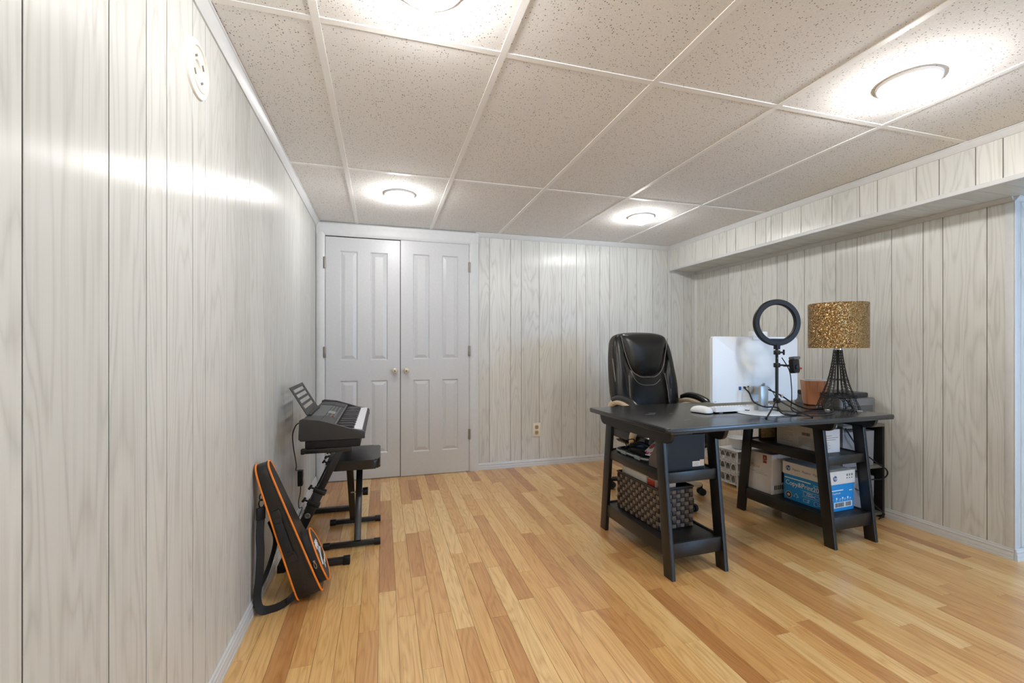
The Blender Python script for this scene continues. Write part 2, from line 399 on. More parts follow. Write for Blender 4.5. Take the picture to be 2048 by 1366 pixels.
# soffit (dropped bulkhead)
so = MB().box((XS+.004, YF, ZS+.004), (XF, YB, CZ+.04)).build('ceiling_soffit', 'groove_dark', smooth=0)
struct(so, 'dropped panelled soffit along the right side of the ceiling', 'soffit')
GS = [YB, 3.792, 3.691, 3.54, 3.315, 3.143, 3.043, 2.84, 2.739, 2.692, 2.595, 2.44, 2.216, 2.04, 1.937, 1.736, 1.631, 1.48, 1.378, 1.15, .9, .6, .2, -.3, -.9, YF]
wallplanks(so, GS, lambda a, b_: ((XS, a, ZS), (XS+.004, b_, CZ)), 'wall_panel', gap=.0036)
GU = [YB, 3.7, 3.5, 3.3, 3.15, 2.95, 2.82, 2.6, 2.45, 2.26, 2.067, 1.894, 1.801, 1.596, YE]
wallplanks(so, GU, lambda a, b_: ((XS+.004, a, ZS), (XR+.004, b_, ZS+.004)), 'wall_panel_flat', gap=.0032)
wallplanks(so, [YE, 1.395, 1.3, 1.1, .8, .3, -.4, YF], lambda a, b_: ((XS+.004, a, ZS), (XF, b_, ZS+.004)), 'wall_panel_flat', gap=.0032)
# unseen ends of the room with the window that gives the daylight
wf = MB()
wf.box((XL-.06, YF-.1, 0), (3.1, YF, CZ+.04)).box((4.6, YF-.1, 0), (XF+.1, YF, CZ+.04)).box((3.1, YF-.1, 0), (4.6, YF, .3)).box((3.1, YF-.1, 1.8), (4.6, YF, CZ+.04))
struct(wf.build('wall_front', 'rear_wall', smooth=0), 'plain wall behind the viewer with a window', 'wall')
struct(MB().box((XF, YF, 0), (XF+.1, YE+.08, CZ+.04)).build('wall_far_right', 'rear_wall', smooth=0), 'plain side wall out of view on the right', 'wall')
wn = MB()
for a, c in (((3.1, .3), (3.15, 1.8)), ((4.55, .3), (4.6, 1.8)), ((3.15, .3), (4.55, .35)), ((3.15, 1.75), (4.55, 1.8)), ((3.83, .35), (3.87, 1.75))):
    wn.box((a[0], YF-.07, a[1]), (c[0], YF-.02, c[1]), .004)
wn = wn.build('window_1', 'white_trim'); struct(wn, 'white framed window behind the viewer', 'window')
MB().box((3.15, YF-.05, .35), (3.83, YF-.046, 1.75)).build('pane', 'window_glass', wn, smooth=0)
MB().box((3.87, YF-.05, .35), (4.55, YF-.046, 1.75)).build('pane', 'window_glass', wn, smooth=0)
# ceiling: backing, tiles, tees
ce = MB().box((XL-.06, YF-.05, CZ+.03), (XF, YB+.06, CZ+.06)).build('ceiling', 'groove_dark', smooth=0)
struct(ce, 'suspended ceiling of speckled off-white tiles in a white grid', 'ceiling')
G = .6096; tx = [-.2011+i*G for i in range(0, 5)]; ty = [1.5144+j*1.2192 for j in range(-3, 2)]
xe = [XL]+tx+[XS]; ye = [YF]+[t for t in ty if t > YF+.1]+[YB]
LIGHTS = [(.112, 3.10), (1.965, 3.095), (1.97, 1.235), (.125, 1.275), (.12, -.60), (1.965, -.60)]
for i in range(len(xe)-1):
    for j in range(len(ye)-1):
        dz = random.uniform(-.0006, .0010)
        m = MB().box((xe[i]+.003, ye[j]+.003, CZ+.0022+dz), (xe[i+1]-.003, ye[j+1]-.003, CZ+.018+dz))
        m.build('tile', 'ceiling_tile', ce, smooth=0)
for x in tx: MB().box((x-.012, YF, CZ-.0005), (x+.012, YB, CZ+.004)).build('grid_tee', 'tee_white', ce, smooth=0)
for y in ye[1:-1]:
    for i in range(len(xe)-1):
        MB().box((xe[i]+(.012 if i else 0), y-.012, CZ), (xe[i+1]-(.012 if i < len(xe)-2 else 0), y+.012, CZ+.004)).build('grid_tee', 'tee_white', ce, smooth=0)
# ---------- trim
def run(profile, p, q, out, name, mat, label, cat='trim'):
    """profile points (d,z): d outwards from the wall, swept from p to q"""
    p = Vector(p); q = Vector(q)
    o = MB().prism(profile, p, Vector(out), Vector((0, 0, 1)), q-p).build(name, mat, smooth=30)
    return struct(o, label, cat)
COVE = [(0, 0), (.004, 0), (.006, -.0), (.012, .008), (.022, .022), (.026, .032), (.030, .034), (.030, .040), (0, .040)]
COVEP = [(d, z-.040) for d, z in COVE]
BASE = [(0, 0), (.013, 0), (.013, .010), (.011, .013), (.012, .030), (.009, .036), (.011, .046), (.007, .051), (.006, .058), (0, .060)]
run(COVEP, (XL, YF, CZ), (XL, YB, CZ), (1, 0, 0), 'trim_1', 'white_trim', 'white ceiling cove moulding along the left wall')
run(COVEP, (.80, YB, CZ), (XS, YB, CZ), (0, -1, 0), 'trim_2', 'white_trim', 'white ceiling cove moulding along the back wall')
run([(d*.8, z*.9) for d, z in COVEP], (XS, YF, CZ), (XS, YB, CZ), (-1, 0, 0), 'trim_3', 'white_trim', 'white ceiling cove moulding along the soffit top')
struct(MB().box((XS-.006, YF, ZS-.004), (XS+.020, YB, ZS+.020), .003).build('trim_4', 'white_trim'), 'white corner bead along the lower edge of the soffit', 'trim')
struct(MB().box((XS-.008, YB-.012, ZS-.004), (XS+.012, YB, CZ-.03), .003).build('trim_5', 'white_trim'), 'white vertical bead where the soffit meets the back wall', 'trim')
run([(d*.7, z*.6+.0) for d, z in COVEP], (XR, YE, ZS), (XR, YB, ZS), (-1, 0, 0), 'trim_6', 'white_trim', 'white cove strip under the soffit along the right wall')
run([(d*.7, z*.6+.0) for d, z in COVEP], (XS, YB, ZS), (XR, YB, ZS), (0, -1, 0), 'trim_7', 'white_trim', 'short white cove strip under the soffit on the back wall')
struct(MB().prism([(0, 0), (.016, 0), (.006, .006), (0, .016)], (XR, YB, 0), (-1, 0, 0), (0, -1, 0), (0, 0, ZS), 0).build('trim_8', 'white_trim'), 'white corner strip between the back wall and right wall', 'trim')
struct(MB().box((XR-.004, YE-.004, .0), (XR+.0, YE+.034, ZS-.024), .0015).box((XR-.004, YE-.005, 0), (XR+.030, YE, ZS), .0015).build('trim_9', 'white_trim'), 'white outside corner trim at the end of the right wall', 'trim')
run([(d*.7, z*.6+.0) for d, z in COVEP], (XR, YE, ZS), (XF, YE, ZS), (0, -1, 0), 'trim_10', 'white_trim', 'white cove strip under the soffit on the wall return')
run(BASE, (XL, YF, 0), (XL, YB-.03, 0), (1, 0, 0), 'baseboard_left', 'white_trim', 'white moulded baseboard along the left wall', 'baseboard')
run(BASE, (.829, YB, 0), (XR, YB, 0), (0, -1, 0), 'baseboard_back', 'white_trim', 'white moulded baseboard along the back wall', 'baseboard')
run(BASE, (XR, YE-.002, 0), (XR, YB, 0), (-1, 0, 0), 'baseboard_right', 'white_trim', 'white moulded baseboard along the right wall', 'baseboard')
run(BASE, (XR-.006, YE-.004, 0), (XF, YE-.004, 0), (0, -1, 0), 'baseboard_return', 'white_trim', 'white moulded baseboard on the wall return', 'baseboard')

# ---------- double doors
DY = 3.918
cas = [(0, 0), (.006, .012), (.020, .018), (.045, .018), (.060, .012), (.070, 0)]
dc = MB()
def casing(x0_, x1_, z0, z1, horiz):
    pass
dc.prism([(0, .0), (.068, 0), (.068, .010), (.052, .018), (.022, .020), (.006, .014), (0, .010)], (-.517, YB, 0), (1, 0, 0), (0, -1, 0), (0, 0, 2.088))
struct(dc.build('trim_11', 'white_trim'), 'white left jamb casing of the double doors', 'trim')
dc = MB().prism([(0, 0), (.084, 0), (.084, .010), (.062, .018), (.024, .020), (.006, .014), (0, .010)], (.745, YB, 0), (1, 0, 0), (0, -1, 0), (0, 0, 2.095))
struct(dc.build('trim_12', 'white_trim'), 'white right jamb casing of the double doors', 'trim')
dc = MB().prism([(0, 0), (0, .010), (.010, .014), (.030, .020), (.058, .018), (.075, .024), (.098, .026), (.112, .010), (.112, 0)], (-.517, YB, 2.024), (0, 0, 1), (0, -1, 0), (1.346, 0, 0))
struct(dc.build('trim_13', 'white_trim'), 'white head casing above the double doors', 'trim')
dc = MB().box((-.45, YB-.004, 0), (.745, YB+.003, 2.03))
struct(dc.build('trim_14', 'gap_dark', smooth=0), 'dark gap around the double doors', 'trim')
def door(name, xa, xb, za, zb, cols, zs, label):
    fy = DY; by = YB-.004
    d = MB()
    xs = [xa]+[v for c in cols for v in c]+[xb]
    # stiles
    for k in range(0, len(xs), 2): d.box((xs[k], fy, za), (xs[k+1], by, zb))
    zz = [za]+[v for c in zs for v in c]+[zb]
    for c in cols:
        for k in range(0, len(zz), 2): d.box((c[0], fy, zz[k]), (c[1], by, zz[k+1]))
    root = struct(d.build(name, 'door_white', smooth=0), label, 'door')
    for c in cols:
        for z in zs:
            w = .026; g = .010; p = MB()
            a = [(c[0], z[0]), (c[1], z[0]), (c[1], z[1]), (c[0], z[1])]
            def ins(t): return [(c[0]+t, z[0]+t), (c[1]-t, z[0]+t), (c[1]-t, z[1]-t), (c[0]+t, z[1]-t)]
            lv = [(0, fy), (.010, fy+.009), (.012, fy+.009), (.038, fy+.000)]
            R = [[p.bm.verts.new((x, y, zq)) for x, zq in ins(t)] for t, y in lv]
            for i in range(3):
                for k in range(4): p.bm.faces.new((R[i][k], R[i][(k+1) % 4], R[i+1][(k+1) % 4], R[i+1][k]))
            p.bm.faces.new(R[3])
            p.build('panel', 'door_white', root, smooth=0)
    return root
d1 = door('door_1', -.446, .146, .006, 2.014, [(-.335, -.196), (-.096, .045)], [(.215, .828), (.998, 1.903)], 'left leaf of the white panelled double doors')
d2 = door('door_2', .152, .742, .004, 2.020, [(.254, .396), (.501, .646)], [(.205, .826), (1.004, 1.910)], 'right leaf of the white panelled double doors')
for d, x in ((d1, .102), (d2, .197)):
    k = MB().lathe([(0, 0), (.016, 0), (.017, .004), (.009, .008), (.008, .020), (.018, .026), (.024, .036), (.023, .046), (.014, .052), (0, .053)], (x, DY, .907), 24, Matrix.Rotation(PI/2, 4, 'X')).build('knob', 'satin_nickel_light', d)
    MB().lathe([(0, 0), (.006, 0), (.006, .002), (0, .002)], (x, DY-.0525, .907), 16, Matrix.Rotation(PI/2, 4, 'X')).build('knob_button', 'brass_dark', k)
for d, x, zs in ((d1, -.452, (1.80, 1.065)), (d2, .745, (1.818, 1.073, .333))):
    for z in zs:
        h = MB().box((x-.011, DY-.004, z-.044), (x+.011, DY+.002, z+.044), .001)
        h.tube([(x, DY-.008, z-.046), (x, DY-.008, z+.046)], .006, 10)
        h.build('hinge', 'pewter', d)

# ---------- wall fittings
op = empty('wall_outlet', (1.385, YB, .335)); tag(op, 'ivory duplex electrical outlet low on the back wall', 'outlet')
MB().prism(rrect(-.038, -.064, .038, .064, .006), (0, 0, 0), (1, 0, 0), (0, 0, 1), (0, -.006, 0), .002).build('cover_plate', 'outlet_ivory', op)
for z in (-.025, .025):
    r = MB().prism(rrect(-.017, z-.018, .017, z+.018, .012), (0, -.006, 0), (1, 0, 0), (0, 0, 1), (0, -.002, 0)).build('receptacle', 'outlet_slot', op)
    MB().box((-.009, -.0086, z-.004), (-.006, -.008, z+.008)).box((.006, -.0086, z-.004), (.009, -.008, z+.008)).build('slot', 'ink_dark', r, smooth=0)
wp = empty('detector_mounting_plate', (XL, 1.50, 1.915)); tag(wp, 'round white detector mounting plate high on the left wall', 'mounting plate')
MY = Matrix.Rotation(PI/2, 4, 'Y')
MB().lathe([(.024, 0), (.026, .006), (.040, .008), (.058, .008), (.064, .011), (.072, .011), (.080, .006), (.082, 0)], (0, 0, 0), 40, MY).build('ring_plate', 'plate_white', wp)
MB().lathe([(.060, .0095), (.062, .0125), (.064, .0095)], (0, 0, 0), 40, MY).build('rim', 'outlet_ivory', wp)
for a in (35, 125, 215, 305):
    ca, sa = math.cos(math.radians(a)), math.sin(math.radians(a))
    MB().box((-.001, -.008, -.003), (.002, .008, .003), .0008, mtx=Matrix.Translation((.0078, ca*.036, sa*.036)) @ Matrix.Rotation(math.radians(a+90), 4, 'X')).build('slot', 'ink_grey', wp)

# ---------- ceiling lights
names = ['round recessed ceiling light in front of the double doors', 'round recessed ceiling light above the office chair near the back wall',
         'large round recessed ceiling light at the upper right near the soffit', 'recessed ceiling light cut by the top edge of the photo',
         'recessed ceiling light behind the viewer on the left', 'recessed ceiling light behind the viewer on the right']
for (x, y), nm in zip(LIGHTS, names):
    r = empty('recessed_light', (x, y, CZ)); tag(r, nm, 'ceiling light', 'recessed ceiling lights')
    MB().lathe([(.050, -.003), (.052, -.006), (.060, -.007), (.090, -.006), (.096, -.008), (.100, -.006), (.102, .004)], (0, 0, 0), 48).build('trim_ring', 'tee_white', r)
    MB().lathe([(.044, -.002), (.049, -.018), (.050, -.030), (.045, -.044), (.033, -.055), (.017, -.061), (0, -.062)], (0, 0, 0), 32).build('bulb', 'bulb_glow' if y > 2 else ('bulb_glow_mid' if y > 0 else 'bulb_glow_near'), r)

# ================================================================== desk: top and two trestles
DO = Vector((1.235, 1.745, 0)); DA = math.radians(1.7)
def dw(a, b_, z=0):
    return Vector((DO.x+a*math.cos(DA)-b_*math.sin(DA), DO.y+a*math.sin(DA)+b_*math.cos(DA), z))
DT = .733
dtop = empty('writing_desk', (1.246, 1.745, 0), math.radians(1.2)); tag(dtop, 'black painted desk top with rounded edge resting on two trestles', 'desk')
t = MB().prism(rrect(0, 0, 1.492, .775, .018, 6), (0, 0, .7085), (1, 0, 0), (0, 1, 0), (0, 0, DT-.7085), .0115, 4)
t.build('board', 'desk_black', dtop)
plain('scuff_grey', rgb(112, 118, 120), .5, var=.25, bscale=300)
for cx, cy, l, w, a in ((.20, .42, .075, .004, .1), (.235, .455, .05, .003, -.1), (.27, .20, .06, .004, .4), (.35, .24, .04, .003, .0), (.32, .40, .035, .002, .3)):
    pts = [(cx+l*(k/8-.5)*math.cos(a)-w*math.sin(k*1.9)*.8*math.sin(a), cy+l*(k/8-.5)*math.sin(a)+w*math.sin(k*1.9)*.8) for k in range(9)]
    up_ = [(x, y+w*(.25+.75*math.sin(PI*k/8))) for k, (x, y) in enumerate(pts)]; dn_ = [(x, y-w*(.25+.75*math.sin(PI*k/8))) for k, (x, y) in enumerate(pts)]
    MB().prism(dn_+up_[::-1], (0, 0, DT), (1, 0, 0), (0, 1, 0), (0, 0, .0002)).build('scuff_mark', 'scuff_grey', dtop, smooth=0)

def trestle(a0, wd, label):
    r = empty('desk_trestle', dw(a0, 0, 0), DA); tag(r, label, 'trestle', 'black trestles under the desk top')
    th = .022; b0, b1 = .055, .737; tilt = .070; zt = .70; lw = .062
    # side boards with curved ends, beams under the top
    prof = [(b0, .7075), (b0+.001, .695)]
    for k in range(7):
        an = k/6*PI/2; prof.append((b0+.004+.044*(1-math.cos(an)), .693-.050*math.sin(an)))
    m = [(b0+b1-x, z) for x, z in reversed(prof)]
    prof = prof+m
    for x in (-.002, wd-th+.002):
        MB().prism(prof, (x, 0, 0), (0, 1, 0), (0, 0, 1), (th, 0, 0), .0015, 1).build('side_board', ['black_paint'], r)
    for y in (b0+.09, b1-.13): MB().box((th, y, .68), (wd-th, y+.04, .7075)).build('cross_batten', 'black_paint', r, smooth=0)
    for x in (0, wd-th):
        for s in (0, 1):
            zt2 = .655
            if s == 0: q = [(b0, 0), (b0+lw, 0), (b0+tilt+lw, zt2), (b0+tilt, zt2)]
            else: q = [(b1-lw, 0), (b1, 0), (b1-tilt, zt2), (b1-tilt-lw, zt2)]
            MB().prism(q, (x, 0, 0), (0, 1, 0), (0, 0, 1), (th, 0, 0), .002, 2).build('leg', 'black_paint', r)
    for zs, hh in ((.165, .072), (.495, .052)):
        off = tilt*(zs/.655); ba, bb = b0+off+.006, b1-off-.006
        nm = 'lower_shelf' if zs < .3 else 'upper_shelf'
        sh = MB().box((th*.5, ba+.012, zs-.018), (wd-th*.5, bb-.012, zs-.006), .001).build(nm, 'black_paint', r)
        for y in (ba, bb-.014): MB().box((th, y, zs-hh), (wd-th, y+.014, zs), .0015).build('rail', 'black_paint', sh)
        for x in (th*.2, wd-th*.2-.014): MB().box((x, ba+lw*.8, zs-hh*.98), (x+.014, bb-lw*.8, zs-.001), .0015).build('rail', 'black_paint', sh)
    return r
trestle(.077, .333, 'black wooden trestle with the woven basket, left end of the desk')
trestle(1.132, .338, 'black wooden trestle holding cardboard boxes, right end of the desk')
SH1, SH2 = .1592, .4892      # shelf board tops

# ================================================================== woven basket and contents (left trestle)
def weave_face(p, u, v, nu, nv, nrm, lu, lv):
    """checker weave of two strand colours"""
    m = MB(); u = Vector(u); v = Vector(v); n = Vector(nrm)
    du, dv = lu/nu, lv/nv
    for i in range(nu):
        for j in range(nv):
            k = (i+j) % 2; o = Vector(p)+u*(i*du)+v*(j*dv)
            a, b_ = (.02, .10) if k else (.10, .02)
            h = .0035
            def P(s, t, hh): return o+u*(du*s)+v*(dv*t)+n*hh
            q = [[P(s, t, 0 if (s in (0, 1) and k) or (t in (0, 1) and not k) else h*.9) for t in (0, .5, 1)] for s in (0, .5, 1)] if False else None
            A = [P(a, b_, .0006), P(1-a, b_, .0006), P(1-a, 1-b_, .0006), P(a, 1-b_, .0006)]
            if k: C = [P(.25, b_, h), P(.75, b_, h), P(.75, 1-b_, h), P(.25, 1-b_, h)]
            else: C = [P(a, .25, h), P(1-a, .25, h), P(1-a, .75, h), P(a, .75, h)]
            m.quad(C, k)
            for e in range(4): m.quad([A[e], A[(e+1) % 4], C[(e+1) % 4], C[e]], k)
    return m
bk = empty('woven_basket', (1.365, 1.985, SH1), math.radians(3)); tag(bk, 'dark brown checker-woven storage basket on the lower shelf of the left trestle', 'basket')
bw, bl, bh = .215, .385, .212
m = MB()
for a, c in (((0, 0, 0), (bw, .006, bh)), ((0, bl-.006, 0), (bw, bl, bh)), ((0, 0, 0), (.006, bl, bh)), ((bw-.006, 0, 0), (bw, bl, bh)), ((0, 0, 0), (bw, bl, .006))): m.box(a, c)
m.build('liner', 'black_plastic', bk, smooth=0)
w1 = weave_face((0, bl, .004), (0, -1, 0), (0, 0, 1), 15, 9, (-1, 0, 0), bl, bh-.012).build('weave_side', ['strip_dark', 'strip_sheen'], bk, smooth=0); w1['kind'] = 'stuff'
w2 = weave_face((0, 0, .004), (1, 0, 0), (0, 0, 1), 8, 9, (0, -1, 0), bw, bh-.012).build('weave_end', ['strip_dark', 'strip_sheen'], bk, smooth=0); w2['kind'] = 'stuff'
m = MB()
m.tube([(0, 0, bh), (bw, 0, bh), (bw, bl, bh), (0, bl, bh)], .006, 6, closed=True); m.build('rim', 'strip_dark', bk)
def bkw(x, y, z):
    a = math.radians(3); return (1.365+x*math.cos(a)-y*math.sin(a), 1.985+x*math.sin(a)+y*math.cos(a), SH1+z)
o = empty('file_folder', bkw(.030, .130, .009), math.radians(3)); tag(o, 'white folder standing inside the woven basket', 'folder')
MB().box((-.012, 0, 0), (.012, .235, .240), .003).build('cover', 'paper_white', o)
MB().box((-.009, .004, .236), (.009, .230, .2415)).build('pages', 'box_white', o, smooth=0)
o = empty('magazine', bkw(.030, .055, .009), math.radians(3)); tag(o, 'magazine with a red and cream cover standing in the woven basket', 'magazine')
MB().box((-.012, 0, 0), (.012, .070, .236), .002).build('cover', 'tape_tan', o)
MB().box((-.0128, .004, .190), (-.0118, .066, .232)).build('cover_print', 'bright_red', o, smooth=0)
o = empty('paper_roll', bkw(.100, .275, .012)); tag(o, 'rolled white paper leaning in the woven basket', 'paper roll')
MB().lathe([(.016, 0), (.019, 0), (.019, .262), (.016, .262), (.016, 0)], (0, 0, 0), 20).build('sheet', 'paper_white', o)
MB().lathe([(0, .01), (.0155, .01), (.0155, .012), (0, .012)], (0, 0, 0), 16).build('core', 'card_brown', o)
o = empty('blue_bottle', bkw(.110, .110, .009)); tag(o, 'blue glossy bottle lying at the top of the woven basket', 'bottle')
MB().lathe([(0, 0), (.040, 0), (.042, .01), (.042, .18), (.034, .215), (.016, .230), (0, .230)], (0, 0, 0), 24).build('body', 'blue_glass', o)
MB().lathe([(.016, .228), (.017, .240), (0, .241)], (0, 0, 0), 16).build('cap', 'usb_blue', o)
o = empty('cardboard_flap_box', bkw(.045, .012, .009), math.radians(3)); tag(o, 'small tan cardboard box in the near end of the woven basket', 'box')
MB().box((-.010, 0, 0), (.070, .034, .232), .001).build('carton', 'tape_tan', o)
MB().box((-.010, -.0006, .10), (.070, .0, .12)).build('tape', 'card_brown', o, smooth=0)

# upper shelf of the left trestle
o = empty('magazine_file', (1.345, 1.888, SH2+.0003), DA); tag(o, 'dark magazine file with curved sides on the upper shelf of the left trestle', 'magazine file')
fw, fd = .225, .235
fb = .150; cur = [(0, 0), (fb, 0), (fb, .035)]+[(fb-.062*math.sin(k/6*PI/2)**1.4, .035+.125*(k/6)**1.2) for k in range(1, 7)]+[(fb-.080, .178), (0, .180)]
for x in (0, fw-.003): MB().prism(cur, (x, 0, 0), (0, 1, 0), (0, 0, 1), (.003, 0, 0)).build('side', 'magfile_brown', o, smooth=30)
MB().box((.003, 0, 0), (fw-.003, .003, .178)).build('front', 'black_plastic', o, smooth=0)
MB().box((.003, .003, 0), (fw-.003, fb, .003)).build('bottom', 'black_plastic', o, smooth=0)
MB().box((.150, -.0008, .018), (.195, 0, .044)).build('label_sticker', 'box_white', o, smooth=0)
MB().box((.195, -.0008, .018), (.220, 0, .050)).build('tan_sticker', 'tape_tan', o, smooth=0)
m = MB()
for k in range(4): m.box((.154, -.0011, .022+.005*k), (.154+.036-.005*(k % 2), -.0008, .0235+.005*k))
m.build('label_lines', 'ink_grey', o, smooth=0)
o = empty('desk_tray', (1.440, 2.235, SH2+.0003), math.radians(4)); tag(o, 'black rimmed tray of cables on the upper shelf of the left trestle', 'tray')
out = rrect(-.105, -.165, .105, .165, .07, 7)
MB().prism(out, (0, 0, 0), (1, 0, 0), (0, 1, 0), (0, 0, .008), .002).build('base', 'black_plastic', o)
MB().tube([(x, y, .014) for x, y in out], .006, 8, closed=True).build('rim', 'tray_grey', o)
MB().tube([(x*.86, y*.9, .018) for x, y in out], .0045, 8, closed=True).build('inner_rim', 'black_plastic', o)
for y in (-.11, .02): MB().box((-.113, y, .004), (-.106, y+.05, .024), .002).build('clip', 'tray_grey', o)
m = MB()
m.box((-.06, -.08, .009), (.02, .06, .034), .006).box((-.02, .05, .009), (.04, .12, .05), .008)
m.tube(smoothpts([(-.05, .12, .016), (-.07, .05, .05), (-.02, 0, .075), (.03, -.05, .04), (-.03, -.10, .03), (-.07, -.02, .035)]), .004, 6)
m.tube(smoothpts([(.02, .13, .02), (0, .10, .07), (-.05, .11, .06), (-.06, .07, .025)]), .003, 6)
m.build('cable_bundle', 'black_plastic', o)
o = empty('paper_gift_bag', (1.432, 2.118, SH2+.062), 0); tag(o, 'flat white paper bag with magenta and orange print lying over the black tray', 'paper bag')
PM = Matrix.Rotation(math.radians(-38), 4, 'Y') @ Matrix.Rotation(math.radians(-10), 4, 'X')
MB().box((-.055, -.060, -.003), (.055, .075, .003), .002, mtx=PM).build('paper', 'paper_white', o)
for x, y, ma, sz in ((-.040, .050, 'magenta', .012), (-.043, .020, 'magenta', .010), (-.036, -.008, 'magenta', .008), (.012, .045, 'bright_red', .020), (.022, 0, 'gold_paper', .016), (-.015, -.035, 'bright_red', .013), (.03, -.045, 'bright_red', .012)):
    MB().prism([(x+sz*math.cos(i*PI/6), y+sz*1.2*math.sin(i*PI/6)) for i in range(12)], PM @ Vector((0, 0, .003)), PM.to_3x3() @ Vector((1, 0, 0)), PM.to_3x3() @ Vector((0, 1, 0)), PM.to_3x3() @ Vector((0, 0, .0005))).build('motif', ma, o, smooth=0)

# ================================================================== boxes on the right trestle
def carton(name, loc, rz, w, l, h, mat, label, cat='box'):
    r = empty(name, loc, math.radians(rz)); tag(r, label, cat)
    MB().box((0, 0, 0), (w, l, h), .0015, 1).build('carton', mat, r, smooth=0); return r
def strip(m, face, a0, a1, z0, z1, e=.0006):
    """flat print patch: face 'L' -> along -y measured from far end, 'F' -> along x"""
    if face[0] == 'L': m.box((-e, face[1]-a1, z0), (0, face[1]-a0, z1))
    else: m.box((a0, -e, z0), (a1, 0, z1))
# copy paper box
HPW, HPL, HPB = .205, .285, .158
hp = carton('copy_paper_box', (2.452, 1.935, SH1+.0003), 3.5, HPW, HPL, HPB, 'box_blue', 'blue and white copy paper box on the lower shelf of the right trestle')
ld = MB().box((-.005, -.005, HPB-.002), (HPW+.005, HPL+.005, .232), .002, 1).build('lid', 'box_white', hp, smooth=0)
LZ = lambda y, z: (-.0062, y, z)
def hplogo(parent, loc, rot, r):
    g = MB().lathe([(0, 0), (r, 0), (r, .0004), (0, .0004)], (0, 0, 0), 28).build('logo_disc', 'hp_navy', parent)
    g.location = loc; g.rotation_euler = rot
    text('logo_letters', 'hp', r*1.75, 'print_white', g, (-r*.86, -r*.42, .0005), (0, 0, 0), shear=.25, bold=.0001)
hplogo(ld, LZ(.250, .195), LEFTF, .0155)
text('print', 'Papers   Papiers   Papeles', .018, 'ink_grey', ld, LZ(.222, .188), LEFTF)
hplogo(ld, (.040, -.0062, .192), FRONTF, .0155)
m = MB()
for k, x in enumerate((.135, .155, .175)): m.box((x, -.0058, .200), (x+.011, -.005, .213)); m.box((x, -.0058, .186), (x+.009, -.005, .192))
m.build('handling_marks', 'ink_grey', ld, smooth=0)
text('print', 'Copy&Print20', .040, 'print_white', hp, (-.0006, .272, .092), LEFTF, sx=.92)
m = MB()
strip(m, ('L', HPL), .006, .175, .131, .137); strip(m, ('L', HPL), .19, .275, .127, .1285)
strip(m, ('L', HPL), .12, .28, .0785, .0795); strip(m, ('L', HPL), .12, .28, .044, .045)
for (a, z, w, h) in ((.13, .052, .020, .022), (.13, .014, .024, .018), (.20, .052, .026, .016), (.196, .012, .022, .022)):
    strip(m, ('L', HPL), a, a+w, z, z+.001); strip(m, ('L', HPL), a, a+w, z+h, z+h+.001); strip(m, ('L', HPL), a, a+.001, z, z+h); strip(m, ('L', HPL), a+w, a+w+.001, z, z+h)
m.build('white_print', 'print_white', hp, smooth=0)
text('print', '8.5x11\n216x279', .012, 'print_white', hp, (-.0006, HPL-.155, .067), LEFTF, bold=.0002)
text('print', '20\nlb', .011, 'print_white', hp, (-.0006, HPL-.158, .027), LEFTF, bold=.0002)
text('print', '2500\nsheets', .011, 'print_white', hp, (-.0006, HPL-.230, .064), LEFTF, bold=.0002)
text('print', '92\nbright', .011, 'print_white', hp, (-.0006, HPL-.225, .027), LEFTF, bold=.0002)
g = MB().lathe([(0, 0), (.021, 0), (.021, .0004), (0, .0004)], (0, 0, 0), 28).build('seal_ring', 'tape_tan', hp); g.location = (-.0004, HPL-.034, .030); g.rotation_euler = LEFTF
g2 = MB().lathe([(0, .0004), (.0175, .0004), (.0175, .0008), (0, .0008)], (0, 0, 0), 28).build('seal_disc', 'ink_dark', g)
g3 = MB().lathe([(0, .0008), (.0095, .0008), (.0095, .0012), (0, .0012)], (0, 0, 0), 20).build('seal_centre', 'tape_tan', g)
m = MB(); m.tube([(-.0006, HPL-.083+y, z) for y, z in ((-.004, .022), (-.004, .028), (-.016, .028), (0, .050), (.016, .028), (.008, .028))], .0012, 5)
m.build('tree_mark', 'print_white', hp)
m = MB(); strip(m, ('F',), .004, .115, .118, .123)
for k, x in enumerate((.02, .055, .085, .105, .125, .148, .17)): m.box((x, -.0006, .068), (x+.010, 0, .071+.008*(k % 2))); m.box((x, -.0006, .060), (x+.006, 0, .063))
strip(m, ('F',), .165, .19, .112, .117)
m.build('white_print', 'print_white', hp, smooth=0)
text('print', 'HP Copy&Print20', .011, 'print_white', hp, (.010, -.0006, .100), FRONTF)
lb = MB().box((.038, -.0006, .020), (.190, 0, .052)).build('barcode_label', 'print_white', hp, smooth=0)
m = MB(); x = .046
while x < .182:
    w = random.choice((.0012, .002, .003));
    if not .122 < x < .132: m.box((x, -.001, .024), (x+w, -.0006, .049))
    x += w+random.choice((.0012, .002))
m.build('bars', 'ink_dark', lb, smooth=0)
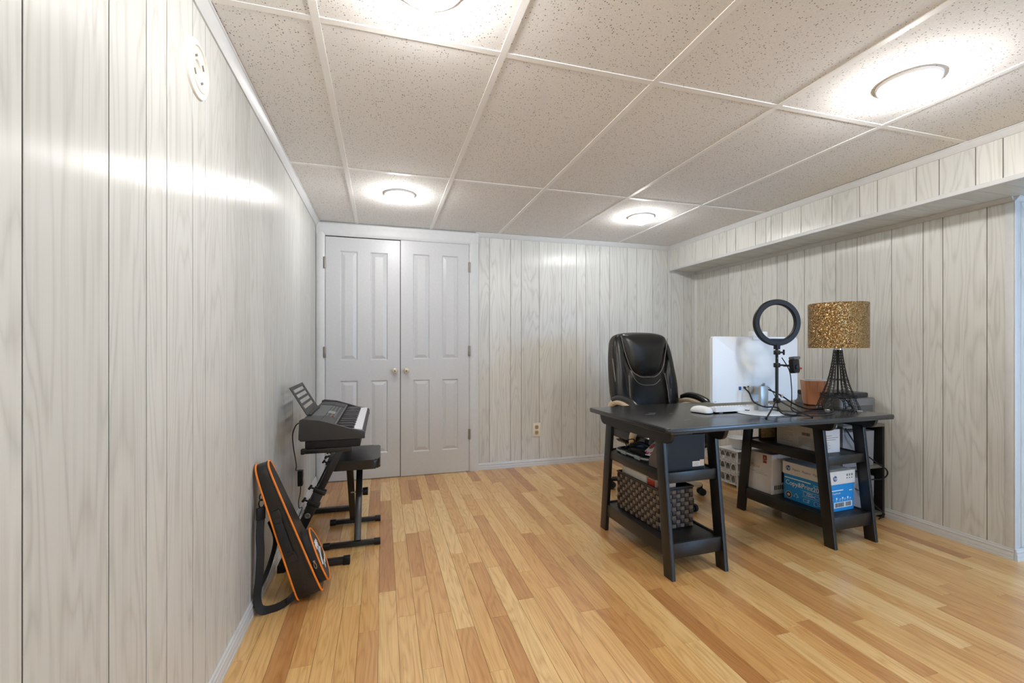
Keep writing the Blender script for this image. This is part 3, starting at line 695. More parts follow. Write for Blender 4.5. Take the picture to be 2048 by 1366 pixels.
# white box with script on the lower shelf
pb = carton('white_gift_box', (2.398, 2.275, SH1+.0003), 4.0, .185, .185, .255, 'box_white', 'white carton with a red label beside the copy paper box')
MB().box((-.0007, .036, .212), (0, .064, .243)).build('red_label', 'red_label', pb, smooth=0)
text('print', 'A', .020, 'box_white', pb, (-.001, .057, .219), LEFTF)
MB().box((-.0007, .038, .192), (0, .062, .208)).build('small_label', 'red_label', pb, smooth=0)
text('print', 'Piano', .034, 'card_brown', pb, (-.0006, .160, .150), LEFTF, shear=.5, sx=.9)
m = MB(); strip(m, ('L', .185), .02, .13, .124, .1255); strip(m, ('L', .185), .06, .15, .114, .1155); strip(m, ('L', .185), .07, .12, .135, .136); m.build('fine_print', 'ink_grey', pb, smooth=0)
text('print', 'Piano', .022, 'tape_tan', pb, (.030, -.0006, .222), FRONTF, shear=.5)
MB().box((.085, -.0007, .070), (.150, 0, .140)).build('photo_panel', 'photo_brown', pb, smooth=0)
m = MB()
for k in range(9): m.box((.022+k*.016, -.0007, .028), (.032+k*.016, 0, .056), 0)
m.build('piano_keys_print', 'ink_dark', pb, smooth=0)
# long white box on the upper shelf
ub = carton('long_white_box', (2.462, 1.972, SH2+.0003), 3.0, .128, .31, .135, 'box_white', 'long white printed box on the upper shelf of the right trestle')
m = MB()
for k in range(11): strip(m, ('L', .31), .020, .020+random.uniform(.05, .10), .030+k*.0075, .0312+k*.0075)
for k in range(7): strip(m, ('L', .31), .150, .150+random.uniform(.10, .15), .022+k*.0075, .0232+k*.0075)
strip(m, ('L', .31), .013, .0145, .024, .118)
m.build('fine_print', 'ink_grey', ub, smooth=0)
m = MB(); x = .172
while x < .222:
    w = random.choice((.0012, .002, .003)); strip(m, ('L', .31), x, x+w, .082, .100); x += w+.0018
m.build('bars', 'ink_dark', ub, smooth=0)
m = MB()
for k, z in enumerate((.098, .086, .074)): strip(m, ('F',), .012, .012+(.05, .10, .08)[k], z, z+.003)
for k, z in enumerate((.060, .051, .042, .034, .026)): strip(m, ('F',), .012, .012+(.028, .024, .036, .020, .034)[k], z, z+.002)
m.build('fine_print', 'ink_grey', ub, smooth=0)
tb = carton('thin_white_box', (2.530, 2.010, SH2+.136), 3.0, .085, .22, .024, 'plastic_white', 'thin white box lying on the long white box')
m = MB(); m.box((.004, -.0006, .006), (.080, 0, .008)); m.build('fine_print', 'ink_grey', tb, smooth=0)
fr = empty('picture_frame', (2.420, 2.392, SH2+.0005), math.radians(-6)); tag(fr, 'small dark wooden frame leaning on the upper shelf of the right trestle', 'picture frame')
m = MB()
for a, c in (((0, 0, 0), (.012, .012, .145)), ((.148, 0, 0), (.160, .012, .145)), ((.012, 0, 0), (.148, .012, .012)), ((.012, 0, .133), (.148, .012, .145))): m.box(a, c, .002)
m.build('moulding', 'frame_brown', fr); MB().box((.012, .004, .012), (.148, .010, .133)).build('picture', 'gold_paper', fr, smooth=0)
fc = empty('brown_wallet_box', (2.478, 2.305, SH2+.0005), math.radians(3)); tag(fc, 'dark brown box standing between the frame and the long white box', 'box')
MB().box((0, 0, 0), (.10, .022, .15), .003).build('body', 'frame_brown', fc); MB().box((.004, -.001, .120), (.096, .001, .124)).build('lid_seam', 'ink_dark', fc, smooth=0)

# ================================================================== letter trays, cabinet, printer
tr_ = empty('letter_tray_stack', (2.66, 2.84, 0), math.radians(2)); tag(tr_, 'clear white three-tier letter tray stack on the floor behind the desk', 'letter trays')
tw, tl_ = .24, .20
for k in range(3):
    z = .022+k*.088
    m = MB().box((0, 0, z), (tw, tl_, z+.006), .001).box((0, tl_-.004, z), (tw, tl_, z+.074)).box((-.006, -.006, z-.002), (tw+.006, .004, z+.006), .001)
    # side walls pierced by round openings
    for x in (0, tw-.005):
        arc = []
        out = [(0, z), (0, z+.084), (tl_, z+.084), (tl_, z)]
        m.box((x, 0, z), (x+.005, .014, z+.084)).box((x, tl_-.014, z), (x+.005, tl_, z+.084)).box((x, 0, z+.076), (x+.005, tl_, z+.084))
        for cy in (.045, .100, .155):
            rp = [Vector((x+.0025, cy+.024*math.cos(i*PI/9), z+.040+.036*math.sin(i*PI/9))) for i in range(18)]
            m.tube(rp, .0035, 6, closed=True)
    m.build('tray', 'plastic_white', tr_)
    MB().box((.012, .012, z+.0065), (tw-.012, tl_-.012, z+.012+.010*k)).build('paper_stack', 'paper_white', tr_, smooth=0)
MB().box((-.008, -.008, .286), (tw+.008, tl_+.008, .292), .002).build('top_cover', 'plastic_white', tr_)
for x, y in ((.0, .0), (tw-.012, 0), (0, tl_-.012), (tw-.012, tl_-.012)): MB().box((x, y, 0), (x+.012, y+.012, .024), .001).build('foot', 'plastic_white', tr_)
bo = empty('white_bowl', (2.76, 2.93, .2925)); tag(bo, 'white plastic bowl on top of the letter trays', 'bowl')
MB().lathe([(0, 0), (.045, 0), (.050, .004), (.078, .060), (.084, .085), (.081, .086), (.074, .060), (.046, .008), (0, .007)], (0, 0, 0), 28).build('bowl', 'plastic_white', bo)
MB().tube([(.084*math.cos(i*PI/12), .084*math.sin(i*PI/12), .086) for i in range(24)], .003, 6, closed=True).build('rim', 'plastic_white', bo)

cb = empty('shelf_cabinet', (2.768, 2.095, 0)); tag(cb, 'low black shelf cabinet with grey bins beside the right wall', 'cabinet')
cw, cd, ch = .362, .41, .610
MB().box((0, 0, ch-.018), (cw, cd, ch), .004).build('top_board', 'olive_edge', cb)
MB().box((cw-.020, .002, 0), (cw, cd, ch-.018), .002).build('side_board', 'black_paint', cb)
MB().box((0, .002, .0), (.012, cd, ch-.018), .002).build('side_board', 'bin_grey', cb)
MB().box((.012, cd-.008, 0), (cw-.02, cd, ch-.018)).build('back_board', 'black_paint', cb, smooth=0)
MB().box((.012, .004, .325), (cw-.020, cd-.008, .343), .002).build('shelf', 'olive_edge', cb)
MB().box((.012, .004, .022), (cw-.020, cd-.008, .040), .002).build('bottom_board', 'olive_edge', cb)
for z, h in ((.3435, .225), (.0405, .235)):
    bn = empty('fabric_bin', (2.768+.0165, 2.095+.012, z)); tag(bn, 'grey fabric bin in the upper bay of the shelf cabinet' if z > .2 else 'grey fabric bin in the lower bay of the shelf cabinet', 'storage bin', 'grey bins in the shelf cabinet')
    q = [(.010, 0), (.262, 0), (.270, h), (.002, h)]
    MB().prism(q, (0, 0, 0), (1, 0, 0), (0, 0, 1), (0, .36, 0), .006).build('body', 'bin_grey', bn)
    MB().tube(smoothpts([(.10, -.001, h*.72), (.135, -.005, h*.66), (.17, -.001, h*.72)]), .004, 6).build('pull', 'grey_plastic', bn)
pr = empty('printer', (2.800, 2.13, ch+.0005)); tag(pr, 'grey desktop printer on the cabinet behind the lamp', 'printer')
MB().prism(rrect(0, 0, .305, .345, .02), (0, 0, 0), (1, 0, 0), (0, 1, 0), (0, 0, .165), .012, 3).build('body', 'printer_grey', pr)
MB().prism(rrect(.012, .035, .293, .335, .02), (0, 0, .166), (1, 0, 0), (0, 1, 0), (0, 0, .030), .008, 3).build('scanner_lid', 'printer_dark', pr)
MB().box((.04, -.004, .055), (.27, .01, .120), .004).build('front_panel', 'grey_plastic', pr)
MB().box((.06, -.03, .020), (.27, .01, .045), .004).build('paper_tray', 'printer_dark', pr)
MB().box((.303, .10, .060), (.312, .16, .100), .004).build('side_latch', 'printer_dark', pr)
pc = MB().tube(smoothpts([(2.775, 2.085, .60), (2.86, 2.07, .48), (3.00, 2.065, .38), (3.10, 2.07, .325), (3.118, 2.075, .285), (3.07, 2.08, .26), (2.98, 2.08, .262), (2.90, 2.075, .22), (2.96, 2.07, .14), (3.06, 2.07, .06), (3.10, 2.08, .03), (3.06, 2.085, .004)], 8), .0042, 8)
tag(pc.build('power_cord', 'black_plastic'), 'black power cord looping down beside the shelf cabinet', 'cord')

# ================================================================== things on the desk
T = DT+.0003
mo = empty('computer_mouse', (1.745, 2.135, T), math.radians(12)); tag(mo, 'white computer mouse at the end of the keyboard', 'mouse')
MB().pillow(smooth2([(-.026, -.058), (.026, -.058), (.033, 0), (.028, .052), (-.028, .052), (-.033, 0)], 5), (0, 0, .006), (1, 0, 0), (0, 1, 0), (0, 0, 1), .034, 8, 2.4, back=.005).build('shell', 'plastic_white', mo)
MB().tube([(-.003, .030, .036), (.003, .030, .036)], .006, 10).build('wheel', 'tray_grey', mo)
MB().box((-.0006, .01, .0375), (.0006, .05, .039)).build('button_seam', 'tray_grey', mo, smooth=0)
kb = empty('computer_keyboard', (1.795, 2.078, T), math.radians(1)); tag(kb, 'slim white computer keyboard under the monitor seen from behind', 'keyboard')
kw, kd = .42, .125
prof = [(0, .008), (0, .034), (.012, .036), (kd-.01, .014), (kd, .010), (kd, .002), (kd-.02, .0)]
MB().prism(prof, (0, 0, 0), (0, 1, 0), (0, 0, 1), (kw, 0, 0), .002).build('case', 'plastic_white', kb)
for x in (.03, kw-.06): MB().box((x, .004, 0), (x+.026, .012, .014), .002).build('foot', 'tray_grey', kb)
km = MB().box((0, 0, 0), (.0155, .0155, .005), .0015, 1).build('keycap', 'key_white', kb)
sl = math.atan2(-.022, kd-.022)
first = True
for r_ in range(5):
    for c in range(20):
        p_ = (.010+c*.0201, .016+r_*.0202, .0352-.0202*r_*.222)
        k = km if first else cop(km, kb); first = False
        k.location = p_; k.rotation_euler = (sl, 0, 0)
# monitor
mn = empty('monitor', (2.095, 2.115, 0), math.radians(.8)); tag(mn, 'white-backed monitor on a round foot, seen from behind', 'monitor')
MB().prism(rrect(-.292, .787, .335, 1.168, .012), (0, 0, 0), (1, 0, 0), (0, 0, 1), (0, .024, 0), .005, 3).build('back_shell', 'monitor_white', mn)
MB().box((-.290, .0242, .792), (.330, .0262, 1.163)).build('screen', 'port_dark', mn, smooth=0)
st = MB().box((-.032, -.082, T+.006), (.024, -.062, .886), .004).build('stand_post', 'silver_stand', mn)
MB().box((-.022, -.062, .835), (.022, .0, .880), .004).build('hinge_block', 'silver_stand', st)
MB().box((-.042, -.020, .842), (-.022, .0, .876), .003).build('hinge_arm', 'silver_stand', st)
MB().tube([(-.004, -.0822, .770), (-.004, -.0828, .770)], .005, 12).build('cable_hole', 'ink_dark', st)
MB().lathe([(0, 0), (.122, 0), (.124, .003), (.120, .006), (.03, .009), (0, .009)], (-.04, -.085, T), 48).build('foot', 'monitor_white', mn)
for x, z, w, h, ma in ((-.100, .868, .016, .020, 'usb_blue'), (-.070, .872, .010, .013, 'port_dark'), (-.040, .875, .012, .012, 'port_dark'), (.055, .872, .014, .016, 'port_dark'), (.075, .885, .016, .018, 'tray_grey')):
    MB().box((x-w/2, -.003, z-h/2), (x+w/2, .001, z+h/2), .001).build('port', ma, mn)
MB().box((-.280, -.0006, .794), (-.268, .0002, .797)).build('badge', 'tray_grey', mn, smooth=0)
wc = empty('webcam', (2.145, 2.122, 1.1685), math.radians(.8)); tag(wc, 'white box-shaped webcam clipped to the top edge of the monitor', 'webcam')
MB().box((-.058, 0, 0), (.062, .026, .032), .004).build('housing', 'plastic_white', wc); MB().box((-.010, .004, .032), (.030, .012, .0335), .0005).build('shutter', 'port_dark', wc)
MB().box((-.058, -.012, -.018), (.062, -.0085, .0), .001).build('clip', 'plastic_white', wc)

# ring light on tripod (built facing the viewer direction of its ring plane)
RL = Vector((2.085, 1.945, 0)); RA = -.2835
rl = empty('ring_light', RL, 0); tag(rl, 'black ring light with phone holder on a small tripod', 'ring light')
RM = Matrix.Translation((0, 0, 1.242)) @ Matrix.Rotation(RA, 4, 'Z') @ Matrix.Rotation(PI/2, 4, 'X')
rad_o, rad_i = .128, .098
m = MB().lathe([(rad_i, .006), (rad_i+.004, .012), (rad_o-.004, .012), (rad_o, .006), (rad_o, -.010), (rad_i, -.010), (rad_i, .006)], (0, 0, 0), 64, RM)
a0 = [math.radians(d) for d in range(-118, -61, 4)]
seg_ = [(rad_i*1.02*math.cos(a), rad_i*1.02*math.sin(a)) for a in a0]
m.prism(seg_, RM @ Vector((0, 0, -.010)), RM.to_3x3() @ Vector((1, 0, 0)), RM.to_3x3() @ Vector((0, 1, 0)), (RM.to_3x3() @ Vector((0, 0, 1)))*.022)
m.build('ring_housing', 'black_plastic', rl)
MB().lathe([(rad_i+.003, -.0102), (rad_i+.003, -.0135), (rad_o-.003, -.0135), (rad_o-.003, -.0102)], (0, 0, 0), 64, RM).build('diffuser', 'plastic_white', rl)
m = MB().tube([(0, 0, .815), (0, 0, 1.02)], .0085, 12); m.build('pole', 'black_tube', rl)
m = MB().box((-.012, -.012, 1.095), (.012, .012, 1.125), .002).tube([(0, 0, 1.015), (0, 0, 1.10)], .0075, 12)
m.build('upper_post', 'black_plastic', rl)
for z in (1.008, 1.078):
    c_ = MB().lathe([(0, 0), (.015, 0), (.0165, .004), (.0165, .020), (.015, .024), (0, .024)], (0, 0, z-.012), 16).build('clamp', 'black_plastic', rl)
    MB().tube([(.014, -.004, z), (.032, -.012, z)], .005, 8).build('screw', 'black_plastic', c_)
kn = MB().box((.030, -.018, 1.064), (.038, -.008, 1.094), .003).build('wing_knob', 'black_plastic', rl)
MB().tube([(-.001, -.0078, 1.046), (-.001, -.0088, 1.046)], .004, 10).build('joint_pin', 'steel', rl)
ph = MB().prism(rrect(-.030, -.045, .030, .036, .010), (.072, -.030, 1.008), (.97, .24, 0), (-.12, 0, .99), (0, -.028, .004), .006).build('phone_holder', 'black_plastic', rl)
MB().prism(rrect(-.034, .030, .030, .046, .006), (.072, -.034, 1.008), (.97, .24, 0), (-.12, 0, .99), (0, -.034, .004), .004).build('holder_jaw', 'grey_plastic', ph)
MB().tube([(.072, -.058, 1.0), (.072, -.066, 1.0)], .012, 14).build('holder_ball', 'black_plastic', ph)
MB().tube([(.096, -.058, .992), (.100, -.066, .992)], .005, 8).build('led_button', 'bright_red', ph)
MB().tube([(.03, -.012, 1.006), (.050, -.035, 1.006)], .006, 8).build('holder_arm', 'black_plastic', rl)
MB().lathe([(0, 0), (.014, 0), (.018, .006), (.018, .022), (.012, .028), (0, .028)], (0, 0, .800), 16).build('hub', 'black_plastic', rl)
for fx, fy in ((-.165, -.090), (.095, -.130), (.115, .100)):
    lg = MB().tube([(fx*.08, fy*.08, .812), (fx*.55, fy*.55, .770), (fx, fy, T+.004)], .0042, 8).build('tripod_leg', 'black_tube', rl)
    MB().tube([(fx*.985, fy*.985, T+.0055), (fx*1.03, fy*1.03, T+.0042)], .0055, 8).build('rubber_tip', 'black_plastic', lg)
# cables on the desk (each a thing)
def cord(name, pts, r, mat, label, n=7): return tag(MB().tube(smoothpts(pts, n), r, 7).build(name, mat), label, 'cable')
c1 = cord('ring_light_cable', [(2.103, 1.930, 1.05), (2.135, 1.912, .98), (2.142, 1.905, .90), (2.150, 1.91, .82), (2.17, 1.93, .765), (2.24, 1.95, .7385), (2.34, 1.99, .7370), (2.46, 1.985, .7370)], .0026, 'black_plastic', 'thin black cable hanging from the ring light to the desk')
c2 = cord('monitor_power_cable', [(2.034, 2.110, .873), (2.012, 2.092, .868), (2.010, 2.060, .845), (2.010, 2.030, .800), (2.035, 1.985, .776), (2.075, 1.968, .775), (2.100, 1.955, .770), (2.085, 1.915, .749), (2.12, 1.895, .7385), (2.20, 1.90, .7375), (2.21, 1.93, .7375)], .0042, 'black_plastic', 'thick black cable curving from the monitor behind its post')
c3 = cord('video_cable', [(2.125, 2.108, .872), (2.150, 2.060, .860), (2.175, 2.00, .832), (2.25, 2.00, .790), (2.36, 2.03, .755), (2.45, 2.05, .7385), (2.56, 2.055, .7378), (2.66, 2.085, .7378)], .0042, 'black_plastic', 'black cable with a tan tie running from the monitor towards the lamp')
MB().lathe([(.004, -.008), (.0075, -.006), (.0075, .006), (.004, .008)], (2.18, 2.0, .829), 10, Matrix.Rotation(1.2, 4, 'Y')).build('cable_tie', 'tape_tan', c3)
cord('usb_cable', [(2.145, 2.108, .885), (2.150, 2.06, .872), (2.148, 2.02, .835), (2.12, 1.97, .775), (2.14, 1.93, .741), (2.22, 1.865, .7362), (2.34, 1.86, .7362), (2.46, 1.905, .7362)], .0022, 'dark_plastic', 'thin grey cable lying along the front of the desk')
cord('mouse_cable', [(2.215, 2.105, .7368), (2.26, 2.03, .7362), (2.30, 1.955, .7362), (2.38, 1.945, .7362), (2.44, 1.925, .7362), (2.52, 1.965, .7430), (2.56, 2.02, .7362)], .0022, 'dark_plastic', 'thin grey cable looping between the monitor and lamp')
cord('keyboard_cable', [(1.990, 2.070, .748), (2.00, 2.055, .7475), (2.012, 2.061, .7475)], .0022, 'black_plastic', 'short black cable end behind the keyboard', 4)

# wood-look planter
pt = empty('wood_planter', (2.706, 2.240, T), math.radians(-34)); tag(pt, 'square wood-look planter with white rim behind the lamp', 'planter')
def sqring(h, z, r): return [(x, y, z) for x, y in rrect(-h, -h, h, h, r, 4)]
m = MB(); levels = [(.045, .0, .014), (.052, .004, .016), (.056, .03, .016), (.0615, .100, .016), (.065, .158, .014), (.0605, .158, .012), (.058, .10, .012), (.051, .02, .012)]
t_ = bmesh.new(); R = [[t_.verts.new(p) for p in sqring(h, z, r)] for h, z, r in levels]
for i in range(len(R)-1):
    n_ = len(R[0])
    for k in range(n_): t_.faces.new((R[i][k], R[i][(k+1) % n_], R[i+1][(k+1) % n_], R[i+1][k]))
t_.faces.new(R[0][::-1]); t_.faces.new(R[-1]); m._merge(t_); m.build('pot_body', 'copper_wood', pt)
MB().tube([(x, y, .159) for x, y in rrect(-.0625, -.0625, .0625, .0625, .014, 5)], .0028, 8, closed=True).build('rim', 'plastic_white', pt)

# lamp with tower base
LA = Vector((2.640, 2.030, T)); lp = empty('table_lamp', LA, math.radians(-36)); tag(lp, 'table lamp with gold glitter drum shade on a black wire tower base', 'lamp')
SR = .152
m = MB().lathe([(SR, .368), (SR, .636), (SR-.003, .636), (SR-.003, .368), (SR, .368)], (0, 0, 0), 72); m.build('shade', 'glitter_gold', lp)
m = MB()
for a in range(3): m.tube([(0, 0, .385), (.149*math.cos(a*2.09), .149*math.sin(a*2.09), .385)], .0018, 6)
m.build('shade_spider', 'chrome', lp)
MB().lathe([(0, .358), (.022, .358), (.022, .366), (.016, .370), (.016, .40), (0, .40)], (0, 0, 0), 20).build('socket_collar', 'chrome', lp)
MB().tube([(0, 0, .08), (0, 0, .36)], .0055, 10).build('centre_rod', 'wire_black', lp)
prof = [(0, .088), (.02, .084), (.045, .077), (.078, .066), (.10, .060), (.15, .046), (.20, .036), (.26, .027), (.31, .021), (.358, .017)]
def hw(z):
    for (za, wa), (zb, wb_) in zip(prof[:-1], prof[1:]):
        if z <= zb: return wa+(wb_-wa)*(z-za)/(zb-za)
    return prof[-1][1]
for sx in (-1, 1):
    for sy in (-1, 1):
        leg = MB()
        lw_ = lambda z: max(.007, .032-.10*z) if z < .22 else max(.0055, .010-.013*(z-.22))
        def cn(z):
            h = hw(z); w_ = lw_(z); return [(sx*h, sy*h), (sx*(h-w_), sy*h), (sx*(h-w_), sy*(h-w_)), (sx*h, sy*(h-w_))]
        zs = [0, .02, .045, .078, .10, .15, .20, .26, .31, .358]
        for k in range(4): leg.tube([cn(z)[k]+(z,) for z in zs], .0021, 5)
        zz = [i*.0175 for i in range(21)]
        for za, zb in zip(zz[:-1], zz[1:]):
            A, B_ = cn(za), cn(zb)
            for k in (0, 1, 2, 3):
                leg.tube([A[k]+(za,), B_[(k+1) % 4]+(zb,)], .0009, 3, cap=False); leg.tube([A[(k+1) % 4]+(za,), B_[k]+(zb,)], .0009, 3, cap=False)
        leg.build('tower_leg', 'wire_black', lp)
        MB().box((sx*.088-.022 if sx > 0 else sx*.088-.004, sy*.088-.022 if sy > 0 else sy*.088-.004, 0), (sx*.088+.004 if sx > 0 else sx*.088+.022, sy*.088+.004 if sy > 0 else sy*.088+.022, .006), .001).build('foot_plate', 'chrome', lp)
def frame_sq(z, h, r, hh):
    m = MB(); c = [(-h, -h), (h, -h), (h, h), (-h, h)]
    for dz in ((0, hh) if hh else (0,)): m.tube([(x, y, z+dz) for x, y in c], r, 6, closed=True)
    if hh:
        for i in range(4):
            a, b_ = Vector(c[i]+(0,)), Vector(c[(i+1) % 4]+(0,))
            for k in range(10):
                p = a.lerp(b_, k/10); q = a.lerp(b_, (k+1)/10); m.tube([(p.x, p.y, z), (q.x, q.y, z+hh)], .001, 3, cap=False); m.tube([(p.x, p.y, z+hh), (q.x, q.y, z)], .001, 3, cap=False)
    m.build('platform', 'wire_black', lp)
frame_sq(.076, .072, .0035, .012); frame_sq(.178, .043, .0022, 0); frame_sq(.272, .028, .0022, 0)
m = MB()
for ax in (0, 1):
    for s in (-1, 1):
        pts = []
        for k in range(13):
            a = PI*k/12; x = .052*math.cos(a); z = .012+.058*math.sin(a); pts.append((x, s*.070, z) if ax == 0 else (s*.070, x, z))
        m.tube(pts, .0018, 5)
m.build('arch', 'wire_black', lp)
cord('lamp_cord', [(2.640, 2.030, .845), (2.655, 2.00, .80), (2.675, 1.985, .765), (2.665, 1.95, .739), (2.62, 1.945, .738), (2.59, 2.0, .7375), (2.565, 2.06, .7375), (2.60, 2.115, .7375)], .0030, 'black_plastic', 'black cord dropping through the tower lamp base')

# ================================================================== office chair
CH = Vector((1.960, 2.875, 0)); oc = empty('office_chair', CH, math.radians(2)); tag(oc, 'black leather executive office chair with cream-edged arms behind the desk', 'chair')
def V3(x, y, z): return Vector((x, y, z))
# backrest plane: local, leaning back
BU = V3(1, 0, 0); tl2 = math.radians(9); BV = V3(0, math.sin(tl2), math.cos(tl2)); BWn = V3(0, -math.cos(tl2), math.sin(tl2)); BO = V3(-.005, .105, .46)
bo_ = smooth2([(-.20, 0), (-.265, .10), (-.292, .30), (-.290, .50), (-.272, .66), (-.245, .735), (-.15, .765), (0, .772), (.15, .765), (.215, .735), (.262, .64), (.285, .46), (.290, .28), (.268, .10), (.20, 0), (0, -.01)], 4)
bk_ = MB().pillow(bo_, BO, BU, BV, BWn, .045, 6, 3.2, back=.070).build('backrest', 'leather_side', oc)
def cush(outl, h, p=2.6, lift=.028, n=4, rg=8): return MB().pillow(smooth2(outl, n), BO+BWn*lift, BU, BV, BWn, h, rg, p, back=.02)
cush([(-.270, .52), (-.283, .32), (-.255, .10), (-.190, .02), (-.135, .05), (-.165, .20), (-.165, .42), (-.205, .62), (-.185, .745), (-.235, .735), (-.258, .66)], .048, 2.3).build('bolster', 'black_leather', bk_)
cush([(.262, .52), (.280, .32), (.255, .10), (.190, .02), (.135, .05), (.165, .20), (.165, .42), (.205, .60), (.190, .725), (.226, .70), (.250, .62)], .048, 2.3).build('bolster', 'black_leather', bk_)
cush([(-.150, .02), (-.170, .20), (-.168, .40), (-.12, .52), (0, .54), (.12, .52), (.168, .40), (.170, .20), (.150, .02), (0, -.01)], .036, 3).build('lumbar_cushion', 'black_leather', bk_)
cush([(-.140, .470), (-.07, .418), (0, .412), (.07, .418), (.140, .478), (.185, .61), (.215, .715), (.14, .755), (0, .762), (-.14, .757), (-.205, .735), (-.185, .61)], .064, 2.6).build('headrest', 'black_leather', bk_)
def seam(pts, lift, r=.0028): return MB().tube(smoothpts([BO+BU*a+BV*b_+BWn*(lift+(c[0] if c else 0)) for a, b_, *c in pts], 6), r, 6)
seam([(-.202, .735), (-.184, .61), (-.140, .474), (-.075, .420), (0, .413), (.075, .420), (.140, .480), (.184, .61), (.212, .715)], .066, .0023).build('piping', 'stitch_grey', bk_)
seam([(-.150, .47), (-.11, .390), (-.06, .358), (0, .352), (.06, .358), (.11, .395)], .066, .002).build('stitching', 'stitch_grey', bk_)
seam([(-.283, .56), (-.270, .34), (-.225, .12), (-.175, .02)], .048, .003).build('piping', 'stitch_grey', bk_)
seam([(.155, .44), (.170, .30), (.172, .15), (.165, .03)], .066, .0028).build('piping', 'stitch_grey', bk_)
seam([(-.165, .43), (-.172, .28), (-.165, .10), (-.15, .03)], .066, .0022).build('stitching', 'stitch_grey', bk_)
seam([(.285, .34), (.262, .16), (.225, .05)], .034, .003).build('piping', 'stitch_grey', bk_)
# seat
so_ = smooth2([(-.25, -.27), (.25, -.27), (.275, -.10), (.27, .15), (.22, .21), (-.22, .21), (-.27, .15), (-.275, -.10)], 4)
se = MB().pillow(so_, (0, -.02, .46), (1, 0, 0), (0, 1, 0), (0, 0, 1), .075, 7, 3, back=.055).build('seat', 'black_leather', oc)
MB().pillow([(a*.92, b_*.92) for a, b_ in so_], (0, -.02, .412), (1, 0, 0), (0, 1, 0), (0, 0, -1), .03, 5, 3).build('seat_pan', 'leather_side', se)
for s in (-1, 1):
    x = s*.305
    loop = smoothpts([(x-s*.03, .175, .50), (x, .16, .60), (x, .12, .685), (x, .02, .710), (x, -.11, .695), (x, -.205, .66), (x, -.215, .60), (x, -.15, .50), (x-s*.04, -.08, .425)], 6)
    af = MB().tube(loop, [.024]*len(loop), 10).build('arm_frame', 'cream_arm', oc)
    pad = MB().tube(smoothpts([(x, .10, .712), (x, .03, .735), (x, -.06, .735), (x, -.15, .714), (x, -.205, .688)], 5), [.016]+[.026]*18+[.024, .016], 12)
    pad.build('arm_pad', 'black_leather', af)
MB().box((-.10, -.12, .365), (.10, .12, .395), .006).build('tilt_plate', 'black_plastic', oc)
MB().tube([(.10, -.05, .38), (.24, -.06, .385)], .007, 8).build('lever', 'black_plastic', oc)
MB().tube([(0, 0, .10), (0, 0, .24)], .026, 16).tube([(0, 0, .24), (0, 0, .37)], .016, 16).build('gas_cylinder', 'black_plastic', oc)
bs = MB().lathe([(0, .075), (.045, .075), (.050, .085), (.050, .115), (.038, .125), (0, .125)], (0, 0, 0), 20)
bs = bs.build('base_hub', 'black_plastic', oc)
for k in range(5):
    a = math.radians(-13+72*k); d = V3(math.cos(a), math.sin(a), 0)
    MB().tube([d*.03+V3(0, 0, .105), d*.18+V3(0, 0, .100), d*.34+V3(0, 0, .078)], [.026, .022, .017], 10).build('base_arm', 'cream_arm' if k in (0, 1) else 'black_plastic', bs)
    cs = MB()
    sd = V3(-d.y, d.x, 0)
    c0 = d*.345+V3(0, 0, .026)
    cs.tube([c0-sd*.026, c0-sd*.006], .0257, 16); cs.tube([c0+sd*.006, c0+sd*.026], .0257, 16); cs.tube([c0+V3(0, 0, .01), c0+V3(0, 0, .055)], .008, 8)
    cs.build('caster', 'black_plastic', oc)

# ================================================================== digital piano on its stand
PY0, PY1 = 2.40, 3.285; PXB, PXF = -.398, -.086
pk = empty('digital_piano', (0, 0, 0)); tag(pk, 'black electronic keyboard piano with a music rest by the left wall', 'piano')
ztop = [(PXB, .650), (PXB+.004, .744), (PXB+.02, .751), (-.30, .740), (-.225, .716), (-.17, .697), (PXF-.006, .678), (PXF, .672), (PXF, .640), (PXB+.01, .640)]
for y in (PY0, PY1-.026): MB().prism(ztop, (0, y, 0), (1, 0, 0), (0, 0, 1), (0, .026, 0), .003, 2).build('end_cap', 'dark_plastic', pk)
bodyp = [(PXB+.002, .642), (PXB+.004, .733), (PXB+.02, .738), (-.30, .731), (-.228, .711), (-.226, .668), (PXF-.012, .662), (PXF-.012, .672), (PXF-.002, .672), (PXF-.002, .642)]
MB().prism(bodyp, (0, PY0+.02, 0), (1, 0, 0), (0, 0, 1), (0, PY1-PY0-.04, 0)).build('body', 'dark_plastic', pk)
MB().box((PXB+.028, PY0+.012, .598), (PXF-.022, PY1-.012, .6405), .006).build('underside', 'black_plastic', pk)
def slab(y0, y1, xa, xb, mat, name, up=.0012, rr=.012, parent=None):
    za = .7432-.012*max(0, (xa+.378))/.078 if xa < -.30 else .735-.020*(xa+.30)/.075
    def zf(x): return .7385+(-.0075)*(x+.378)/.078 if x < -.30 else .731-.020*(x+.30)/.072
    n = 6; m = MB(); A = rrect(xa, y0, xb, y1, rr, 4)
    t = bmesh.new(); top = [t.verts.new((x, y, zf(x)+up)) for x, y in A]; bot = [t.verts.new((x, y, zf(x)-.003)) for x, y in A]
    t.faces.new(top); k_ = len(A)
    for i in range(k_): t.faces.new((bot[i], bot[(i+1) % k_], top[(i+1) % k_], top[i]))
    m._merge(t); return m.build(name, mat, parent or pk, smooth=0)
slab(PY0+.032, PY0+.205, -.378, -.302, 'dark_plastic', 'speaker_grille', .003); slab(PY0+.032, PY0+.205, -.300, -.236, 'dark_plastic', 'speaker_grille', .003)
slab(PY1-.205, PY1-.032, -.378, -.302, 'dark_plastic', 'speaker_grille', .003); slab(PY1-.205, PY1-.032, -.300, -.236, 'dark_plastic', 'speaker_grille', .003)
